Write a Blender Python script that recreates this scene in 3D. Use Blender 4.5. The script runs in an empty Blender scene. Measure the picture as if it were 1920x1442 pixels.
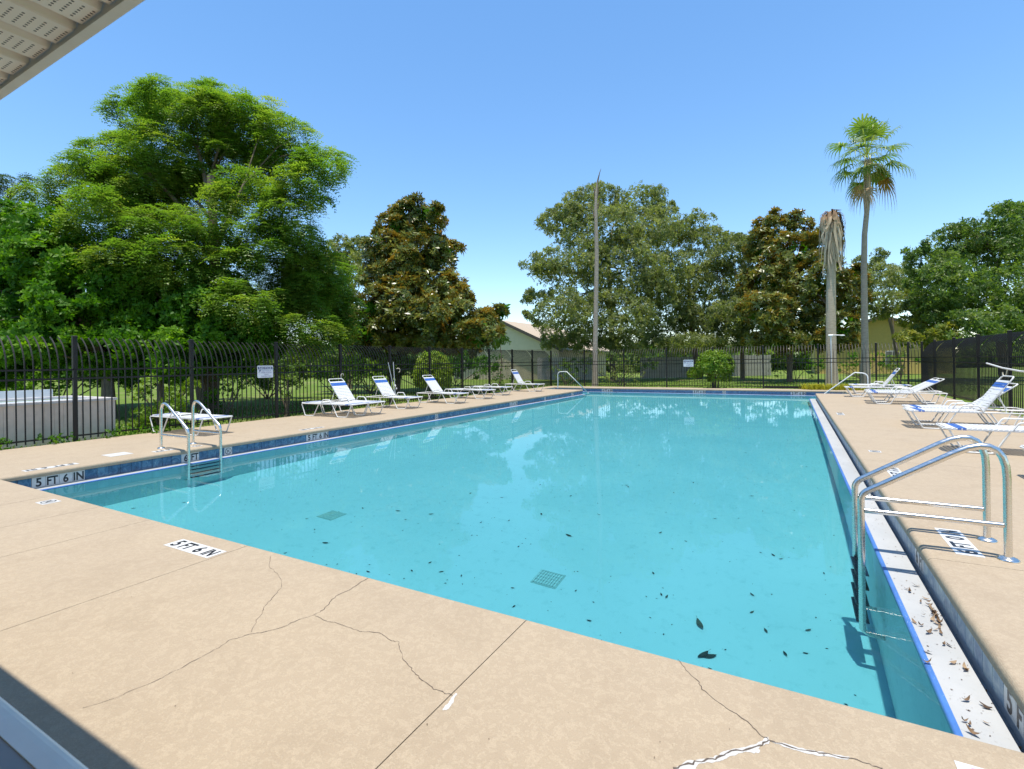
import bpy, math, random
import numpy as np
from mathutils import Vector, Matrix
PI = math.pi
rng = np.random.default_rng(7)
random.seed(7)
S = bpy.context.scene
COL = S.collection

# ------------------------------------------------------------------ camera, sky, sun, exposure
F_PX, YAW, ROLL, CX, CY, EYE = 944.06, math.radians(29.02), math.radians(0.76), 960.0, 678.36, 1.47
cam = bpy.data.cameras.new('camera')
cam_ob = bpy.data.objects.new('camera', cam); COL.objects.link(cam_ob)
FWD = Vector((-math.sin(YAW), math.cos(YAW), 0)); RGT = Vector((math.cos(YAW), math.sin(YAW), 0)); UPV = Vector((0, 0, 1))
r_ = RGT*math.cos(ROLL) - UPV*math.sin(ROLL); u_ = UPV*math.cos(ROLL) + RGT*math.sin(ROLL)
mw = Matrix((r_, u_, -FWD)).transposed().to_4x4(); mw.translation = (0, 0, EYE)
cam_ob.matrix_world = mw
cam.sensor_width = 36; cam.lens = F_PX/1920*36; cam.shift_y = -42.64/1920
cam.clip_start = 0.05; cam.clip_end = 2000
cam.dof.use_dof = True; cam.dof.focus_distance = 7.0; cam.dof.aperture_fstop = 7.0
S.camera = cam_ob

SUN_DIR = Vector((-0.04, 0.13, -1.0)).normalized()          # where the light travels
SUN_EL = math.asin(-SUN_DIR.z)
world = bpy.data.worlds.new('World'); S.world = world; world.use_nodes = True
wn = world.node_tree
sky = wn.nodes.new('ShaderNodeTexSky'); sky.sky_type = 'NISHITA'; sky.sun_disc = False
sky.sun_elevation = SUN_EL; sky.sun_rotation = math.atan2(-SUN_DIR.x, -SUN_DIR.y)
sky.air_density = 1.0; sky.dust_density = 0.05; sky.ozone_density = 2.4; sky.altitude = 0
hsv = wn.nodes.new('ShaderNodeHueSaturation'); hsv.inputs['Saturation'].default_value = 1.27
gam = wn.nodes.new('ShaderNodeGamma'); gam.inputs['Gamma'].default_value = 0.84
wn.links.new(sky.outputs[0], gam.inputs['Color']); wn.links.new(gam.outputs[0], hsv.inputs['Color'])
wn.links.new(hsv.outputs[0], wn.nodes['Background'].inputs[0]); wn.nodes['Background'].inputs[1].default_value = 0.115
sun = bpy.data.lights.new('sun', 'SUN'); sun.energy = 2.5; sun.angle = math.radians(0.53); sun.color = (1.0, 0.945, 0.845)
sun.cycles.is_caustics_light = True
sun_ob = bpy.data.objects.new('sun', sun); COL.objects.link(sun_ob)
sun_ob.rotation_euler = SUN_DIR.to_track_quat('-Z', 'Y').to_euler(); sun_ob.location = (0, 0, 40)
S.view_settings.view_transform = 'Standard'; S.view_settings.look = 'None'
S.view_settings.exposure = 1.45; S.view_settings.gamma = 1.0; S.view_settings.use_curve_mapping = False
S.cycles.use_denoising = True
S.cycles.max_bounces = 10; S.cycles.transparent_max_bounces = 12; S.cycles.sample_clamp_indirect = 6

# ------------------------------------------------------------------ helpers
def ray(px, py):
    a, b = px-CX, py-CY; c, s = math.cos(ROLL), math.sin(ROLL)
    return FWD + RGT*((a*c-b*s)/F_PX) + UPV*(-(a*s+b*c)/F_PX)
def at(px, py, d):
    "the point seen at photograph pixel (px, py), d metres in front of the camera"
    return Vector((0, 0, EYE)) + ray(px, py)*d
def ground(px, py, z=0.0):
    d = ray(px, py); return Vector((0, 0, EYE)) + d*((z-EYE)/d.z)

def tag(o, label=None, cat=None, group=None, kind=None):
    if label: o['label'] = label
    if cat: o['category'] = cat
    if group: o['group'] = group
    if kind: o['kind'] = kind
    return o
def empty(name, loc=(0, 0, 0), rz=0.0, **kw):
    o = bpy.data.objects.new(name, None); COL.objects.link(o); o.location = loc; o.rotation_euler = (0, 0, rz)
    o.empty_display_size = 0.2
    return tag(o, **kw)
def link(name, me, parent=None, **kw):
    o = bpy.data.objects.new(name, me); COL.objects.link(o)
    if parent is not None: o.parent = parent
    return tag(o, **kw)
def copy_tree(o, parent=None):
    c = o.copy(); COL.objects.link(c); c.parent = parent
    for ch in o.children: copy_tree(ch, c)
    return c
def bulk(name, V, Q, mat, tint=None, smooth=False):
    "mesh from numpy vertices and equal-sized faces"
    V = np.asarray(V, np.float32).reshape(-1, 3); Q = np.asarray(Q, np.int32); k = Q.shape[1]
    me = bpy.data.meshes.new(name)
    me.vertices.add(len(V)); me.vertices.foreach_set('co', V.ravel())
    me.loops.add(Q.size); me.loops.foreach_set('vertex_index', Q.ravel())
    me.polygons.add(len(Q)); me.polygons.foreach_set('loop_start', np.arange(0, Q.size, k, dtype=np.int32))
    if smooth: me.polygons.foreach_set('use_smooth', np.ones(len(Q), bool))
    me.update(calc_edges=True); me.materials.append(mat)
    if tint is not None:
        a = me.attributes.new('tint', 'FLOAT', 'POINT'); a.data.foreach_set('value', np.asarray(tint, np.float32))
    return me
class MB:
    "collects simple shapes into one mesh"
    def __init__(self): self.v = []; self.f = []; self.sm = []
    def add(self, vs, fs, smooth=False):
        n = len(self.v); self.v += [tuple(p) for p in vs]
        for q in fs: self.f.append(tuple(i+n for i in q)); self.sm.append(smooth)
        return self
    def box(self, x0, x1, y0, y1, z0, z1):
        return self.add([(x0,y0,z0),(x1,y0,z0),(x1,y1,z0),(x0,y1,z0),(x0,y0,z1),(x1,y0,z1),(x1,y1,z1),(x0,y1,z1)],
                        [(3,2,1,0),(4,5,6,7),(0,1,5,4),(1,2,6,5),(2,3,7,6),(3,0,4,7)])
    def cbox(self, x0, x1, y0, y1, z0, z1, c):
        "box with chamfered upper edges"
        return self.add([(x0,y0,z0),(x1,y0,z0),(x1,y1,z0),(x0,y1,z0),(x0,y0,z1-c),(x1,y0,z1-c),(x1,y1,z1-c),(x0,y1,z1-c),
                         (x0+c,y0+c,z1),(x1-c,y0+c,z1),(x1-c,y1-c,z1),(x0+c,y1-c,z1)],
                        [(3,2,1,0),(0,1,5,4),(1,2,6,5),(2,3,7,6),(3,0,4,7),(4,5,9,8),(5,6,10,9),(6,7,11,10),(7,4,8,11),(8,9,10,11)])
    def extrude(self, prof, a0, a1, fn, smooth=False, caps=True):
        "profile (closed list of 2-D points) swept from a0 to a1; fn(p, q, a) -> xyz"
        n = len(prof); vs = [fn(p, q, a0) for p, q in prof] + [fn(p, q, a1) for p, q in prof]
        fs = [(i, (i+1) % n, n+(i+1) % n, n+i) for i in range(n)]
        self.add(vs, fs, smooth)
        if caps: self.add(vs, [tuple(range(n-1, -1, -1)), tuple(range(n, 2*n))])
        return self
    def tube(self, pts, r, n=8, caps=True, smooth=True):
        pts = [Vector(p) for p in pts]; rs = r if isinstance(r, (list, tuple)) else [r]*len(pts)
        t0 = (pts[1]-pts[0]).normalized()
        ref = Vector((0, 0, 1)) if abs(t0.z) < 0.9 else Vector((1, 0, 0))
        u = t0.cross(ref).normalized(); vs = []
        for i, p in enumerate(pts):
            t = (pts[min(i+1, len(pts)-1)]-pts[max(i-1, 0)]).normalized()
            u = (u - t*u.dot(t)).normalized(); w = t.cross(u)
            for k in range(n):
                a = 2*PI*k/n; vs.append(p + u*(rs[i]*math.cos(a)) + w*(rs[i]*math.sin(a)))
        fs = [(i*n+k, i*n+(k+1) % n, (i+1)*n+(k+1) % n, (i+1)*n+k) for i in range(len(pts)-1) for k in range(n)]
        self.add(vs, fs, smooth)
        if caps:
            m = (len(pts)-1)*n
            self.add(vs, [tuple(range(n-1, -1, -1)), tuple(range(m, m+n))])
        return self
    def sphere(self, c, rx, ry, rz, n=10, m=6):
        vs = []; fs = []
        for j in range(m+1):
            t = PI*j/m
            for i in range(n):
                a = 2*PI*i/n; vs.append((c[0]+rx*math.sin(t)*math.cos(a), c[1]+ry*math.sin(t)*math.sin(a), c[2]+rz*math.cos(t)))
        for j in range(m):
            for i in range(n): fs.append((j*n+i, (j+1)*n+i, (j+1)*n+(i+1) % n, j*n+(i+1) % n))
        return self.add(vs, fs, True)
    def mesh(self, name, mat):
        me = bpy.data.meshes.new(name); me.from_pydata(self.v, [], self.f)
        me.polygons.foreach_set('use_smooth', self.sm)
        me.materials.append(mat); me.update(); return me
    def build(self, name, mat, parent=None, **kw): return link(name, self.mesh(name, mat), parent, **kw)

def fillet(pts, rad, n=5):
    "polyline with rounded inner corners"
    pts = [Vector(p) for p in pts]; out = [pts[0]]
    for i in range(1, len(pts)-1):
        a, b, c = pts[i-1], pts[i], pts[i+1]; r = rad[i-1] if isinstance(rad, (list, tuple)) else rad
        da, dc = (a-b), (c-b); la, lc = da.length, dc.length; da.normalize(); dc.normalize()
        ang = da.angle(dc); t = min(r/max(math.tan(ang/2), 1e-4), la*0.49, lc*0.49)
        p0, p1 = b+da*t, b+dc*t
        for k in range(n+1):
            s = k/n; out.append(p0*(1-s)**2 + b*(2*s*(1-s)) + p1*s**2)
    out.append(pts[-1]); return out

_txt = {}
def text_mesh(s, bold=0.0):
    "letters as flat polygons, centred, capital height 1"
    if (s, bold) in _txt: return _txt[(s, bold)]
    cu = bpy.data.curves.new('glyph', 'FONT'); cu.body = s; cu.size = 1.0; cu.offset = bold; cu.resolution_u = 3; cu.fill_mode = 'FRONT'
    ob = bpy.data.objects.new('glyph', cu); COL.objects.link(ob)
    dg = bpy.context.evaluated_depsgraph_get(); dg.update()
    me = bpy.data.meshes.new_from_object(ob.evaluated_get(dg))
    V = np.array([v.co[:2] for v in me.vertices]); Fs = [tuple(p.vertices) for p in me.polygons]
    bpy.data.objects.remove(ob); bpy.data.curves.remove(cu); bpy.data.meshes.remove(me)
    lo, hi = V.min(0), V.max(0); V = (V-(lo+hi)/2)/(hi[1]-lo[1])
    _txt[(s, bold)] = (V, Fs); return V, Fs
def letters(mb, s, org, ex, ey, height, width=None, bold=0.02):
    V, Fs = text_mesh(s, bold); w = V[:, 0].max()-V[:, 0].min()
    sx = height if width is None else width/w
    org, ex, ey = Vector(org), Vector(ex), Vector(ey)
    mb.add([org+ex*(x*sx)+ey*(y*height) for x, y in V], Fs)

# ------------------------------------------------------------------ materials
class NT:
    def __init__(self, name, rough=0.6, metal=0.0, spec=0.5):
        self.m = bpy.data.materials.new(name); self.m.use_nodes = True; self.t = self.m.node_tree
        self.b = self.t.nodes['Principled BSDF']; self.out = self.t.nodes['Material Output']
        self.b.inputs['Roughness'].default_value = rough; self.b.inputs['Metallic'].default_value = metal
        self.b.inputs['Specular IOR Level'].default_value = spec
    def n(self, t, **kw):
        x = self.t.nodes.new('ShaderNode'+t)
        for k, v in kw.items():
            if hasattr(x, k): setattr(x, k, v)
            else: x.inputs[k.replace('_', ' ')].default_value = v
        return x
    def l(self, a, b): self.t.links.new(a, b)
    def co(self, kind='Object', scale=None):
        c = self.n('TexCoord').outputs[kind]
        if scale is None: return c
        mp = self.n('Mapping'); mp.inputs['Scale'].default_value = scale; self.l(c, mp.inputs['Vector']); return mp.outputs[0]
    def noise(self, scale, detail=4, rough=0.6, vec=None, dist=0.0):
        x = self.n('TexNoise'); x.inputs['Scale'].default_value = scale; x.inputs['Detail'].default_value = detail
        x.inputs['Roughness'].default_value = rough; x.inputs['Distortion'].default_value = dist
        self.l(vec if vec is not None else self.co(), x.inputs['Vector']); return x.outputs['Fac']
    def ramp(self, fac, stops):
        r = self.n('ValToRGB'); e = r.color_ramp.elements
        while len(e) < len(stops): e.new(0.5)
        for i, (p, c) in enumerate(stops): e[i].position = p; e[i].color = (*c, 1) if len(c) == 3 else c
        self.l(fac, r.inputs[0]); return r.outputs[0]
    def mix(self, fac, a, b, mode='MIX'):
        x = self.n('Mix', data_type='RGBA', blend_type=mode)
        for v, i in ((fac, 0), (a, 6), (b, 7)):
            if hasattr(v, 'is_output'): self.l(v, x.inputs[i])
            else: x.inputs[i].default_value = v if i == 0 else (*v, 1)
        return x.outputs[2]
    def math(self, op, a, b):
        x = self.n('Math', operation=op)
        for v, i in ((a, 0), (b, 1)):
            if hasattr(v, 'is_output'): self.l(v, x.inputs[i])
            else: x.inputs[i].default_value = v
        return x.outputs[0]
    def color(self, c):
        if hasattr(c, 'is_output'): self.l(c, self.b.inputs['Base Color'])
        else: self.b.inputs['Base Color'].default_value = (*c, 1)
        return self
    def bump(self, h, strength=0.3, dist=0.01):
        b = self.n('Bump'); b.inputs['Strength'].default_value = strength; b.inputs['Distance'].default_value = dist
        self.l(h, b.inputs['Height']); self.l(b.outputs[0], self.b.inputs['Normal']); return self
    def rough(self, s): self.l(s, self.b.inputs['Roughness']); return self

def simple(name, col, rough=0.5, metal=0.0, var=0.08, scale=12, bump=0.0, spec=0.5):
    t = NT(name, rough, metal, spec); nz = t.noise(scale, 5)
    t.color(t.ramp(nz, [(0.3, tuple(c*(1-var) for c in col)), (0.7, tuple(min(1, c*(1+var)) for c in col))]))
    if bump: t.bump(nz, bump, 0.004)
    return t.m

M = {}
def deck_mat():
    t = NT('textured_deck_coating', 0.78, spec=0.25)
    w = t.co('Object')
    kd = t.noise(24, 7, 0.64, w, 0.9); kd2 = t.noise(75, 5, 0.65, w, 0.4)
    pat = t.ramp(t.math('ADD', t.math('MULTIPLY', kd, 0.62), t.math('MULTIPLY', kd2, 0.38)), [(0.475, (0, 0, 0)), (0.53, (1, 1, 1))])
    fine = t.noise(160, 3, 0.7, w)
    big = t.noise(0.9, 4, 0.6, w); stain = t.ramp(t.noise(2.3, 5, 0.7, w, 0.8), [(0.36, (0.80, 0.78, 0.76)), (0.52, (1, 1, 1))])
    c = t.mix(pat, (0.378, 0.299, 0.210), (0.436, 0.351, 0.249))
    c = t.mix(t.ramp(fine, [(0.35, (0, 0, 0)), (0.75, (1, 1, 1))]), t.mix(0.8, c, (0.315, 0.25, 0.173)), c)
    c = t.mix(0.30, c, stain, 'MULTIPLY')
    c = t.mix(t.ramp(big, [(0.3, (0, 0, 0)), (0.7, (1, 1, 1))]), t.mix(1.0, c, (0.95, 0.95, 0.96), 'MULTIPLY'), c)
    t.color(c)
    t.bump(t.math('ADD', t.math('MULTIPLY', pat, 0.8), t.math('MULTIPLY', fine, 0.35)), 0.42, 0.0025)
    return t.m
M['deck'] = deck_mat()
M['deck_base'] = simple('dark_joint_filler', (0.28, 0.22, 0.16), 0.9, scale=40)
M['crack'] = simple('dark_crack', (0.09, 0.07, 0.055), 0.95, scale=60, var=0.4)
M['patch'] = simple('white_crack_filler', (0.45, 0.44, 0.425), 0.8, scale=50, var=0.1, bump=0.3)
def plaster():
    t = NT('pool_plaster', 0.7, spec=0.2)
    c = t.ramp(t.noise(0.55, 6, 0.6), [(0.3, (0.58, 0.71, 0.72)), (0.68, (0.65, 0.765, 0.77))])
    sp = t.ramp(t.noise(7, 6, 0.75), [(0.30, (0.80, 0.86, 0.86)), (0.46, (1, 1, 1))])
    t.color(t.mix(0.8, c, sp, 'MULTIPLY')); return t.m
M['plaster'] = plaster()
def water():
    m = bpy.data.materials.new('pool_water'); m.use_nodes = True; n = m.node_tree; n.nodes.clear()
    out = n.nodes.new('ShaderNodeOutputMaterial'); mx = n.nodes.new('ShaderNodeMixShader'); fr = n.nodes.new('ShaderNodeFresnel'); fr.inputs['IOR'].default_value = 1.18
    re = n.nodes.new('ShaderNodeBsdfRefraction'); re.inputs['IOR'].default_value = 1.33; re.inputs['Roughness'].default_value = 0.0
    re.inputs['Color'].default_value = (0.412, 0.74, 0.785, 1)
    gl = n.nodes.new('ShaderNodeBsdfGlossy'); gl.inputs['Roughness'].default_value = 0.0; gl.inputs['Color'].default_value = (1, 1, 1, 1)
    tc = n.nodes.new('ShaderNodeTexCoord'); nz = n.nodes.new('ShaderNodeTexNoise'); nz.inputs['Scale'].default_value = 2.2; nz.inputs['Detail'].default_value = 3
    bp = n.nodes.new('ShaderNodeBump'); bp.inputs['Strength'].default_value = 0.05; bp.inputs['Distance'].default_value = 0.02
    L = n.links.new
    L(tc.outputs['Object'], nz.inputs['Vector']); L(nz.outputs['Fac'], bp.inputs['Height']); L(bp.outputs[0], gl.inputs['Normal'])
    sc = n.nodes.new('ShaderNodeMath'); sc.operation = 'MULTIPLY'; sc.inputs[1].default_value = 0.68; L(fr.outputs[0], sc.inputs[0]); L(sc.outputs[0], mx.inputs[0]); L(re.outputs[0], mx.inputs[1]); L(gl.outputs[0], mx.inputs[2]); L(mx.outputs[0], out.inputs[0])
    return m
M['water'] = water()
def tile_blue():
    t = NT('glazed_blue_tile', 0.22)
    oi = t.n('ObjectInfo').outputs['Random']
    nz = t.noise(11, 6, 0.7, t.n('NewGeometry').outputs['Position'], 1.2)
    c = t.ramp(nz, [(0.30, (0.025, 0.06, 0.115)), (0.46, (0.05, 0.13, 0.235)), (0.58, (0.085, 0.20, 0.31)), (0.72, (0.22, 0.34, 0.40))])
    c = t.mix(1.0, c, t.ramp(oi, [(0, (0.72, 0.76, 0.85)), (1, (1.2, 1.12, 1.05))]), 'MULTIPLY')
    t.color(c); t.bump(nz, 0.15, 0.003); return t.m
M['tile'] = tile_blue()
def tile_far():
    t = NT('glazed_blue_tile_band', 0.25)
    nz = t.noise(9, 6, 0.7)
    t.color(t.ramp(nz, [(0.3, (0.05, 0.09, 0.18)), (0.55, (0.09, 0.18, 0.32)), (0.8, (0.2, 0.32, 0.42))])); return t.m
M['tile_far'] = tile_far()
M['drain'] = simple('pale_green_drain_plate', (0.42, 0.53, 0.50), 0.7, var=0.1, scale=30)
M['drain_grid'] = simple('pale_drain_grid', (0.58, 0.69, 0.66), 0.7, var=0.1, scale=30)
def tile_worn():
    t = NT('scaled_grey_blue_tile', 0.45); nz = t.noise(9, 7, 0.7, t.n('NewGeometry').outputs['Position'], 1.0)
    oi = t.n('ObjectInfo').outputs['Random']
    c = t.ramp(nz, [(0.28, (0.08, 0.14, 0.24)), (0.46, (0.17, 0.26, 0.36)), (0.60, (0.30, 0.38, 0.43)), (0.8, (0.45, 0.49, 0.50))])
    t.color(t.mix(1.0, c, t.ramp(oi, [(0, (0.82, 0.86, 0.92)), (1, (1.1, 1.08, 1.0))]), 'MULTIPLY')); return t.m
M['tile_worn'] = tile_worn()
M['grout'] = simple('pale_grout', (0.42, 0.45, 0.47), 0.9, scale=60)
M['tile_white'] = simple('white_marker_tile', (0.56, 0.56, 0.55), 0.35, scale=25, var=0.05)
M['black'] = simple('black_lettering', (0.012, 0.012, 0.018), 0.4, scale=30)
M['magenta'] = simple('faded_magenta_print', (0.33, 0.04, 0.22), 0.5)
M['navy'] = simple('navy_print', (0.03, 0.035, 0.12), 0.5)
M['ledge'] = None
def ledge():
    t = NT('white_gutter_ledge', 0.55)
    c = t.ramp(t.noise(1.6, 6, 0.65), [(0.3, (0.335, 0.34, 0.335)), (0.65, (0.40, 0.40, 0.39))])
    d = t.ramp(t.noise(26, 6, 0.8), [(0.28, (0.55, 0.53, 0.5)), (0.40, (1, 1, 1))])
    t.color(t.mix(0.7, c, d, 'MULTIPLY')); t.bump(t.noise(40, 4), 0.1, 0.003); return t.m
M['ledge'] = ledge()
M['blue_edge'] = simple('blue_bullnose_edge', (0.055, 0.15, 0.40), 0.35, var=0.15, scale=6)
M['gutter'] = simple('grey_gutter_channel', (0.26, 0.265, 0.27), 0.8, var=0.3, scale=14)
def steel():
    t = NT('stainless_tube', 0.2, 1.0)
    t.color((0.74, 0.715, 0.67)); t.rough(t.ramp(t.noise(9, 5, 0.6, t.co('Object', (1, 1, 9))), [(0.3, (0.20,)*3), (0.8, (0.36,)*3)])); return t.m
M['steel'] = steel()
M['tread'] = simple('dark_plastic_tread', (0.05, 0.055, 0.06), 0.5)
M['iron'] = simple('black_powder_coat', (0.014, 0.012, 0.0105), 0.55, var=0.2, scale=5, spec=0.3)
M['iron_sun'] = M['iron']
M['alu'] = simple('white_painted_aluminium', (0.66, 0.655, 0.63), 0.32, var=0.04)
M['strap'] = simple('white_vinyl_strap', (0.66, 0.66, 0.655), 0.4, var=0.04, scale=30)
M['strap_blue'] = simple('blue_vinyl_strap', (0.04, 0.125, 0.42), 0.4, var=0.12, scale=20)
M['white_pole'] = simple('white_pole_and_steel_shine', (0.66, 0.66, 0.64), 0.35, var=0.04)  # white poles; on the stair handrails the white stands in for steel's shine
M['hook'] = simple('cream_plastic_hook', (0.55, 0.50, 0.38), 0.5)
def soffit():
    t = NT('perforated_cream_soffit', 0.5)
    w = t.co('UV')
    sx = t.n('SeparateXYZ'); t.l(w, sx.inputs[0])
    # holes on a staggered grid: UV is in metres across the pan (x) and along it (y)
    def cell(v, s): return t.math('SUBTRACT', t.math('FRACT', t.math('MULTIPLY', v, 1/s), 0.0), 0.5)
    fx = cell(sx.outputs[0], 0.0125); fy = cell(sx.outputs[1], 0.021)
    d = t.math('ADD', t.math('POWER', t.math('MULTIPLY', fx, 1.0), 2.0), t.math('POWER', t.math('MULTIPLY', fy, 1.7), 2.0))
    hole = t.math('LESS_THAN', d, 0.075)
    inpan = t.math('MULTIPLY', t.math('GREATER_THAN', sx.outputs[0], 0.012), t.math('LESS_THAN', sx.outputs[0], 0.088))
    hole = t.math('MULTIPLY', hole, inpan)
    base = t.ramp(t.noise(5, 5), [(0.3, (0.80, 0.73, 0.62)), (0.7, (0.87, 0.81, 0.71))])
    t.color(t.mix(hole, base, (0.03, 0.028, 0.025))); return t.m
M['soffit'] = soffit()
M['fascia'] = simple('cream_fascia', (0.68, 0.64, 0.56), 0.5, var=0.08, scale=9)
M['roof'] = simple('grey_shingle', (0.16, 0.15, 0.14), 0.9, var=0.25, scale=30, bump=0.4)
M['counter'] = simple('blue_grey_counter_top', (0.24, 0.245, 0.26), 0.45, var=0.08)
M['nosing'] = simple('white_counter_nosing', (0.78, 0.77, 0.74), 0.4, var=0.05)
M['spa_wall'] = simple('beige_spa_panel', (0.70, 0.565, 0.465), 0.7, var=0.08, scale=7)
M['spa_rim'] = simple('grey_spa_rim', (0.52, 0.49, 0.48), 0.45, var=0.1)
M['spa_shell'] = simple('pale_acrylic_shell', (0.58, 0.62, 0.63), 0.25, var=0.1, scale=3)
def grass():
    t = NT('lawn_grass', 0.9, spec=0.1)
    a = t.noise(0.5, 6, 0.7); b = t.noise(18, 5, 0.75)
    c = t.ramp(b, [(0.3, (0.07, 0.125, 0.016)), (0.6, (0.13, 0.19, 0.03)), (0.85, (0.21, 0.24, 0.055))])
    dirt = t.ramp(a, [(0.52, (0, 0, 0)), (0.66, (1, 1, 1))])
    t.color(t.mix(dirt, c, t.mix(0.55, c, (0.30, 0.23, 0.13)))); t.bump(b, 0.8, 0.04); return t.m
M['grass'] = grass()
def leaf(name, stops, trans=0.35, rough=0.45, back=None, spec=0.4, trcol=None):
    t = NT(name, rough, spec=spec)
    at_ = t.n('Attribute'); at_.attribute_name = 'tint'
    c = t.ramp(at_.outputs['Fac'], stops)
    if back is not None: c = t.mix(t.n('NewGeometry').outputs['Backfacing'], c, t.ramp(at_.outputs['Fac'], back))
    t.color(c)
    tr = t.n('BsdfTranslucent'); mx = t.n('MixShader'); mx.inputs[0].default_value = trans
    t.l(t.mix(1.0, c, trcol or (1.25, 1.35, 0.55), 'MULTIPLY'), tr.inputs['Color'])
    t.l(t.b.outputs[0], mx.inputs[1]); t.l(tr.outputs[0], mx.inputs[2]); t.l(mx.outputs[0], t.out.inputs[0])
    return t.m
M['fern'] = leaf('feathery_leaf', [(0.0, (0.075, 0.165, 0.02)), (0.5, (0.135, 0.235, 0.028)), (0.85, (0.205, 0.285, 0.036)), (1, (0.28, 0.315, 0.045))], 0.52)
M['hedge'] = leaf('glossy_broad_leaf', [(0.0, (0.035, 0.12, 0.006)), (0.6, (0.08, 0.20, 0.008)), (1, (0.17, 0.31, 0.012))], 0.45, 0.5, spec=0.22)
M['magnolia'] = leaf('magnolia_leaf', [(0.0, (0.055, 0.095, 0.018)), (0.6, (0.15, 0.175, 0.024)), (1, (0.29, 0.275, 0.04))], 0.28, 0.32,
                     back=[(0.0, (0.11, 0.115, 0.022)), (0.55, (0.23, 0.18, 0.03)), (1, (0.38, 0.245, 0.045))], spec=0.45, trcol=(1.2, 1.0, 0.5))
M['oak'] = leaf('oak_leaf', [(0.0, (0.115, 0.15, 0.048)), (0.5, (0.195, 0.23, 0.08)), (1, (0.29, 0.305, 0.115))], 0.5, 0.5)
M['oak_deep'] = leaf('deep_green_oak_leaf', [(0.0, (0.065, 0.12, 0.026)), (0.5, (0.115, 0.19, 0.04)), (1, (0.20, 0.26, 0.055))], 0.5, 0.45)
M['fern_dark'] = leaf('dark_feathery_leaf', [(0.0, (0.03, 0.06, 0.012)), (1, (0.075, 0.12, 0.025))], 0.3)
M['lime_light'] = leaf('light_lime_leaf', [(0.0, (0.14, 0.23, 0.012)), (0.5, (0.23, 0.33, 0.018)), (1, (0.34, 0.42, 0.04))], 0.4)
M['lime'] = leaf('lime_clipped_leaf', [(0.0, (0.09, 0.17, 0.010)), (0.5, (0.16, 0.26, 0.016)), (1, (0.25, 0.33, 0.03))], 0.35)
M['yellow_leaf'] = leaf('yellowish_leaf', [(0.0, (0.10, 0.145, 0.02)), (0.5, (0.18, 0.21, 0.03)), (1, (0.32, 0.30, 0.04))], 0.4)
M['palm'] = leaf('palm_blade', [(0.0, (0.10, 0.20, 0.03)), (0.5, (0.18, 0.27, 0.05)), (0.8, (0.26, 0.31, 0.08)), (1, (0.36, 0.28, 0.11))], 0.35, 0.4)
M['palm_dead'] = leaf('dry_palm_blade', [(0.0, (0.10, 0.048, 0.02)), (0.25, (0.24, 0.145, 0.075)), (0.55, (0.42, 0.31, 0.19)), (1, (0.54, 0.44, 0.31))], 0.15, 0.7, trcol=(1, .9, .7))
M['palm_orange'] = leaf('dying_palm_blade', [(0.0, (0.35, 0.17, 0.03)), (1, (0.48, 0.30, 0.06))], 0.2, 0.6, trcol=(1, .9, .6))
M['blade'] = leaf('grass_blade', [(0.0, (0.08, 0.15, 0.02)), (0.6, (0.14, 0.22, 0.03)), (1, (0.24, 0.27, 0.06))], 0.3)
M['tuft'] = leaf('yellow_green_blade', [(0.0, (0.24, 0.25, 0.015)), (1, (0.50, 0.44, 0.025))], 0.3)
def bark(name, a, b, scale=6, st=(3, 3, 0.5)):
    t = NT(name, 0.9, spec=0.15); nz = t.noise(scale, 6, 0.7, t.co('Object', st))
    t.color(t.ramp(nz, [(0.3, a), (0.7, b)])); t.bump(nz, 0.6, 0.03); return t.m
M['bark'] = bark('grey_brown_bark', (0.10, 0.075, 0.05), (0.22, 0.17, 0.12))
M['bark_pale'] = bark('pale_bark', (0.20, 0.15, 0.10), (0.38, 0.30, 0.22))
M['palm_trunk'] = bark('ringed_palm_trunk', (0.28, 0.222, 0.17), (0.44, 0.36, 0.285), 5, (1, 1, 5))
M['palm_trunk_tan'] = bark('tan_palm_trunk', (0.36, 0.285, 0.20), (0.52, 0.43, 0.31), 5, (1, 1, 4))
M['dry_leaf'] = leaf('dry_brown_leaf', [(0.0, (0.06, 0.036, 0.022)), (0.5, (0.20, 0.125, 0.068)), (1, (0.38, 0.28, 0.18))], 0.15, 0.7, trcol=(1, .9, .7))
M['wet_leaf'] = leaf('wet_dark_leaf', [(0.0, (0.03, 0.032, 0.025)), (1, (0.12, 0.11, 0.07))], 0.1, 0.6)
M['siding'] = simple('pale_green_siding', (0.64, 0.575, 0.42), 0.8, var=0.05, scale=3)
M['siding_tan'] = simple('tan_stucco_wall', (0.54, 0.44, 0.30), 0.85, var=0.06, scale=4)
M['siding_yellow'] = simple('mustard_wall', (0.58, 0.42, 0.13), 0.85, var=0.06, scale=4)
M['trim'] = simple('dark_roof_trim', (0.07, 0.06, 0.05), 0.7)
M['shingle'] = simple('tan_shingle', (0.40, 0.325, 0.245), 0.9, var=0.18, scale=22, bump=0.3)
M['glass'] = simple('dark_window_glass', (0.10, 0.11, 0.11), 0.1, var=0.1)
M['wood'] = simple('weathered_board', (0.38, 0.355, 0.325), 0.9, var=0.22, scale=5, bump=0.3)
M['sign'] = simple('white_sign_face', (0.66, 0.65, 0.67), 0.45, var=0.03)
M['sign_text'] = simple('violet_sign_print', (0.10, 0.08, 0.20), 0.6)

# ------------------------------------------------------------------ ground and deck
g = MB(); g.add([(-300,-300,-.14),(300,-300,-.14),(300,500,-.14),(-300,500,-.14)], [(0,1,2,3)])
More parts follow.
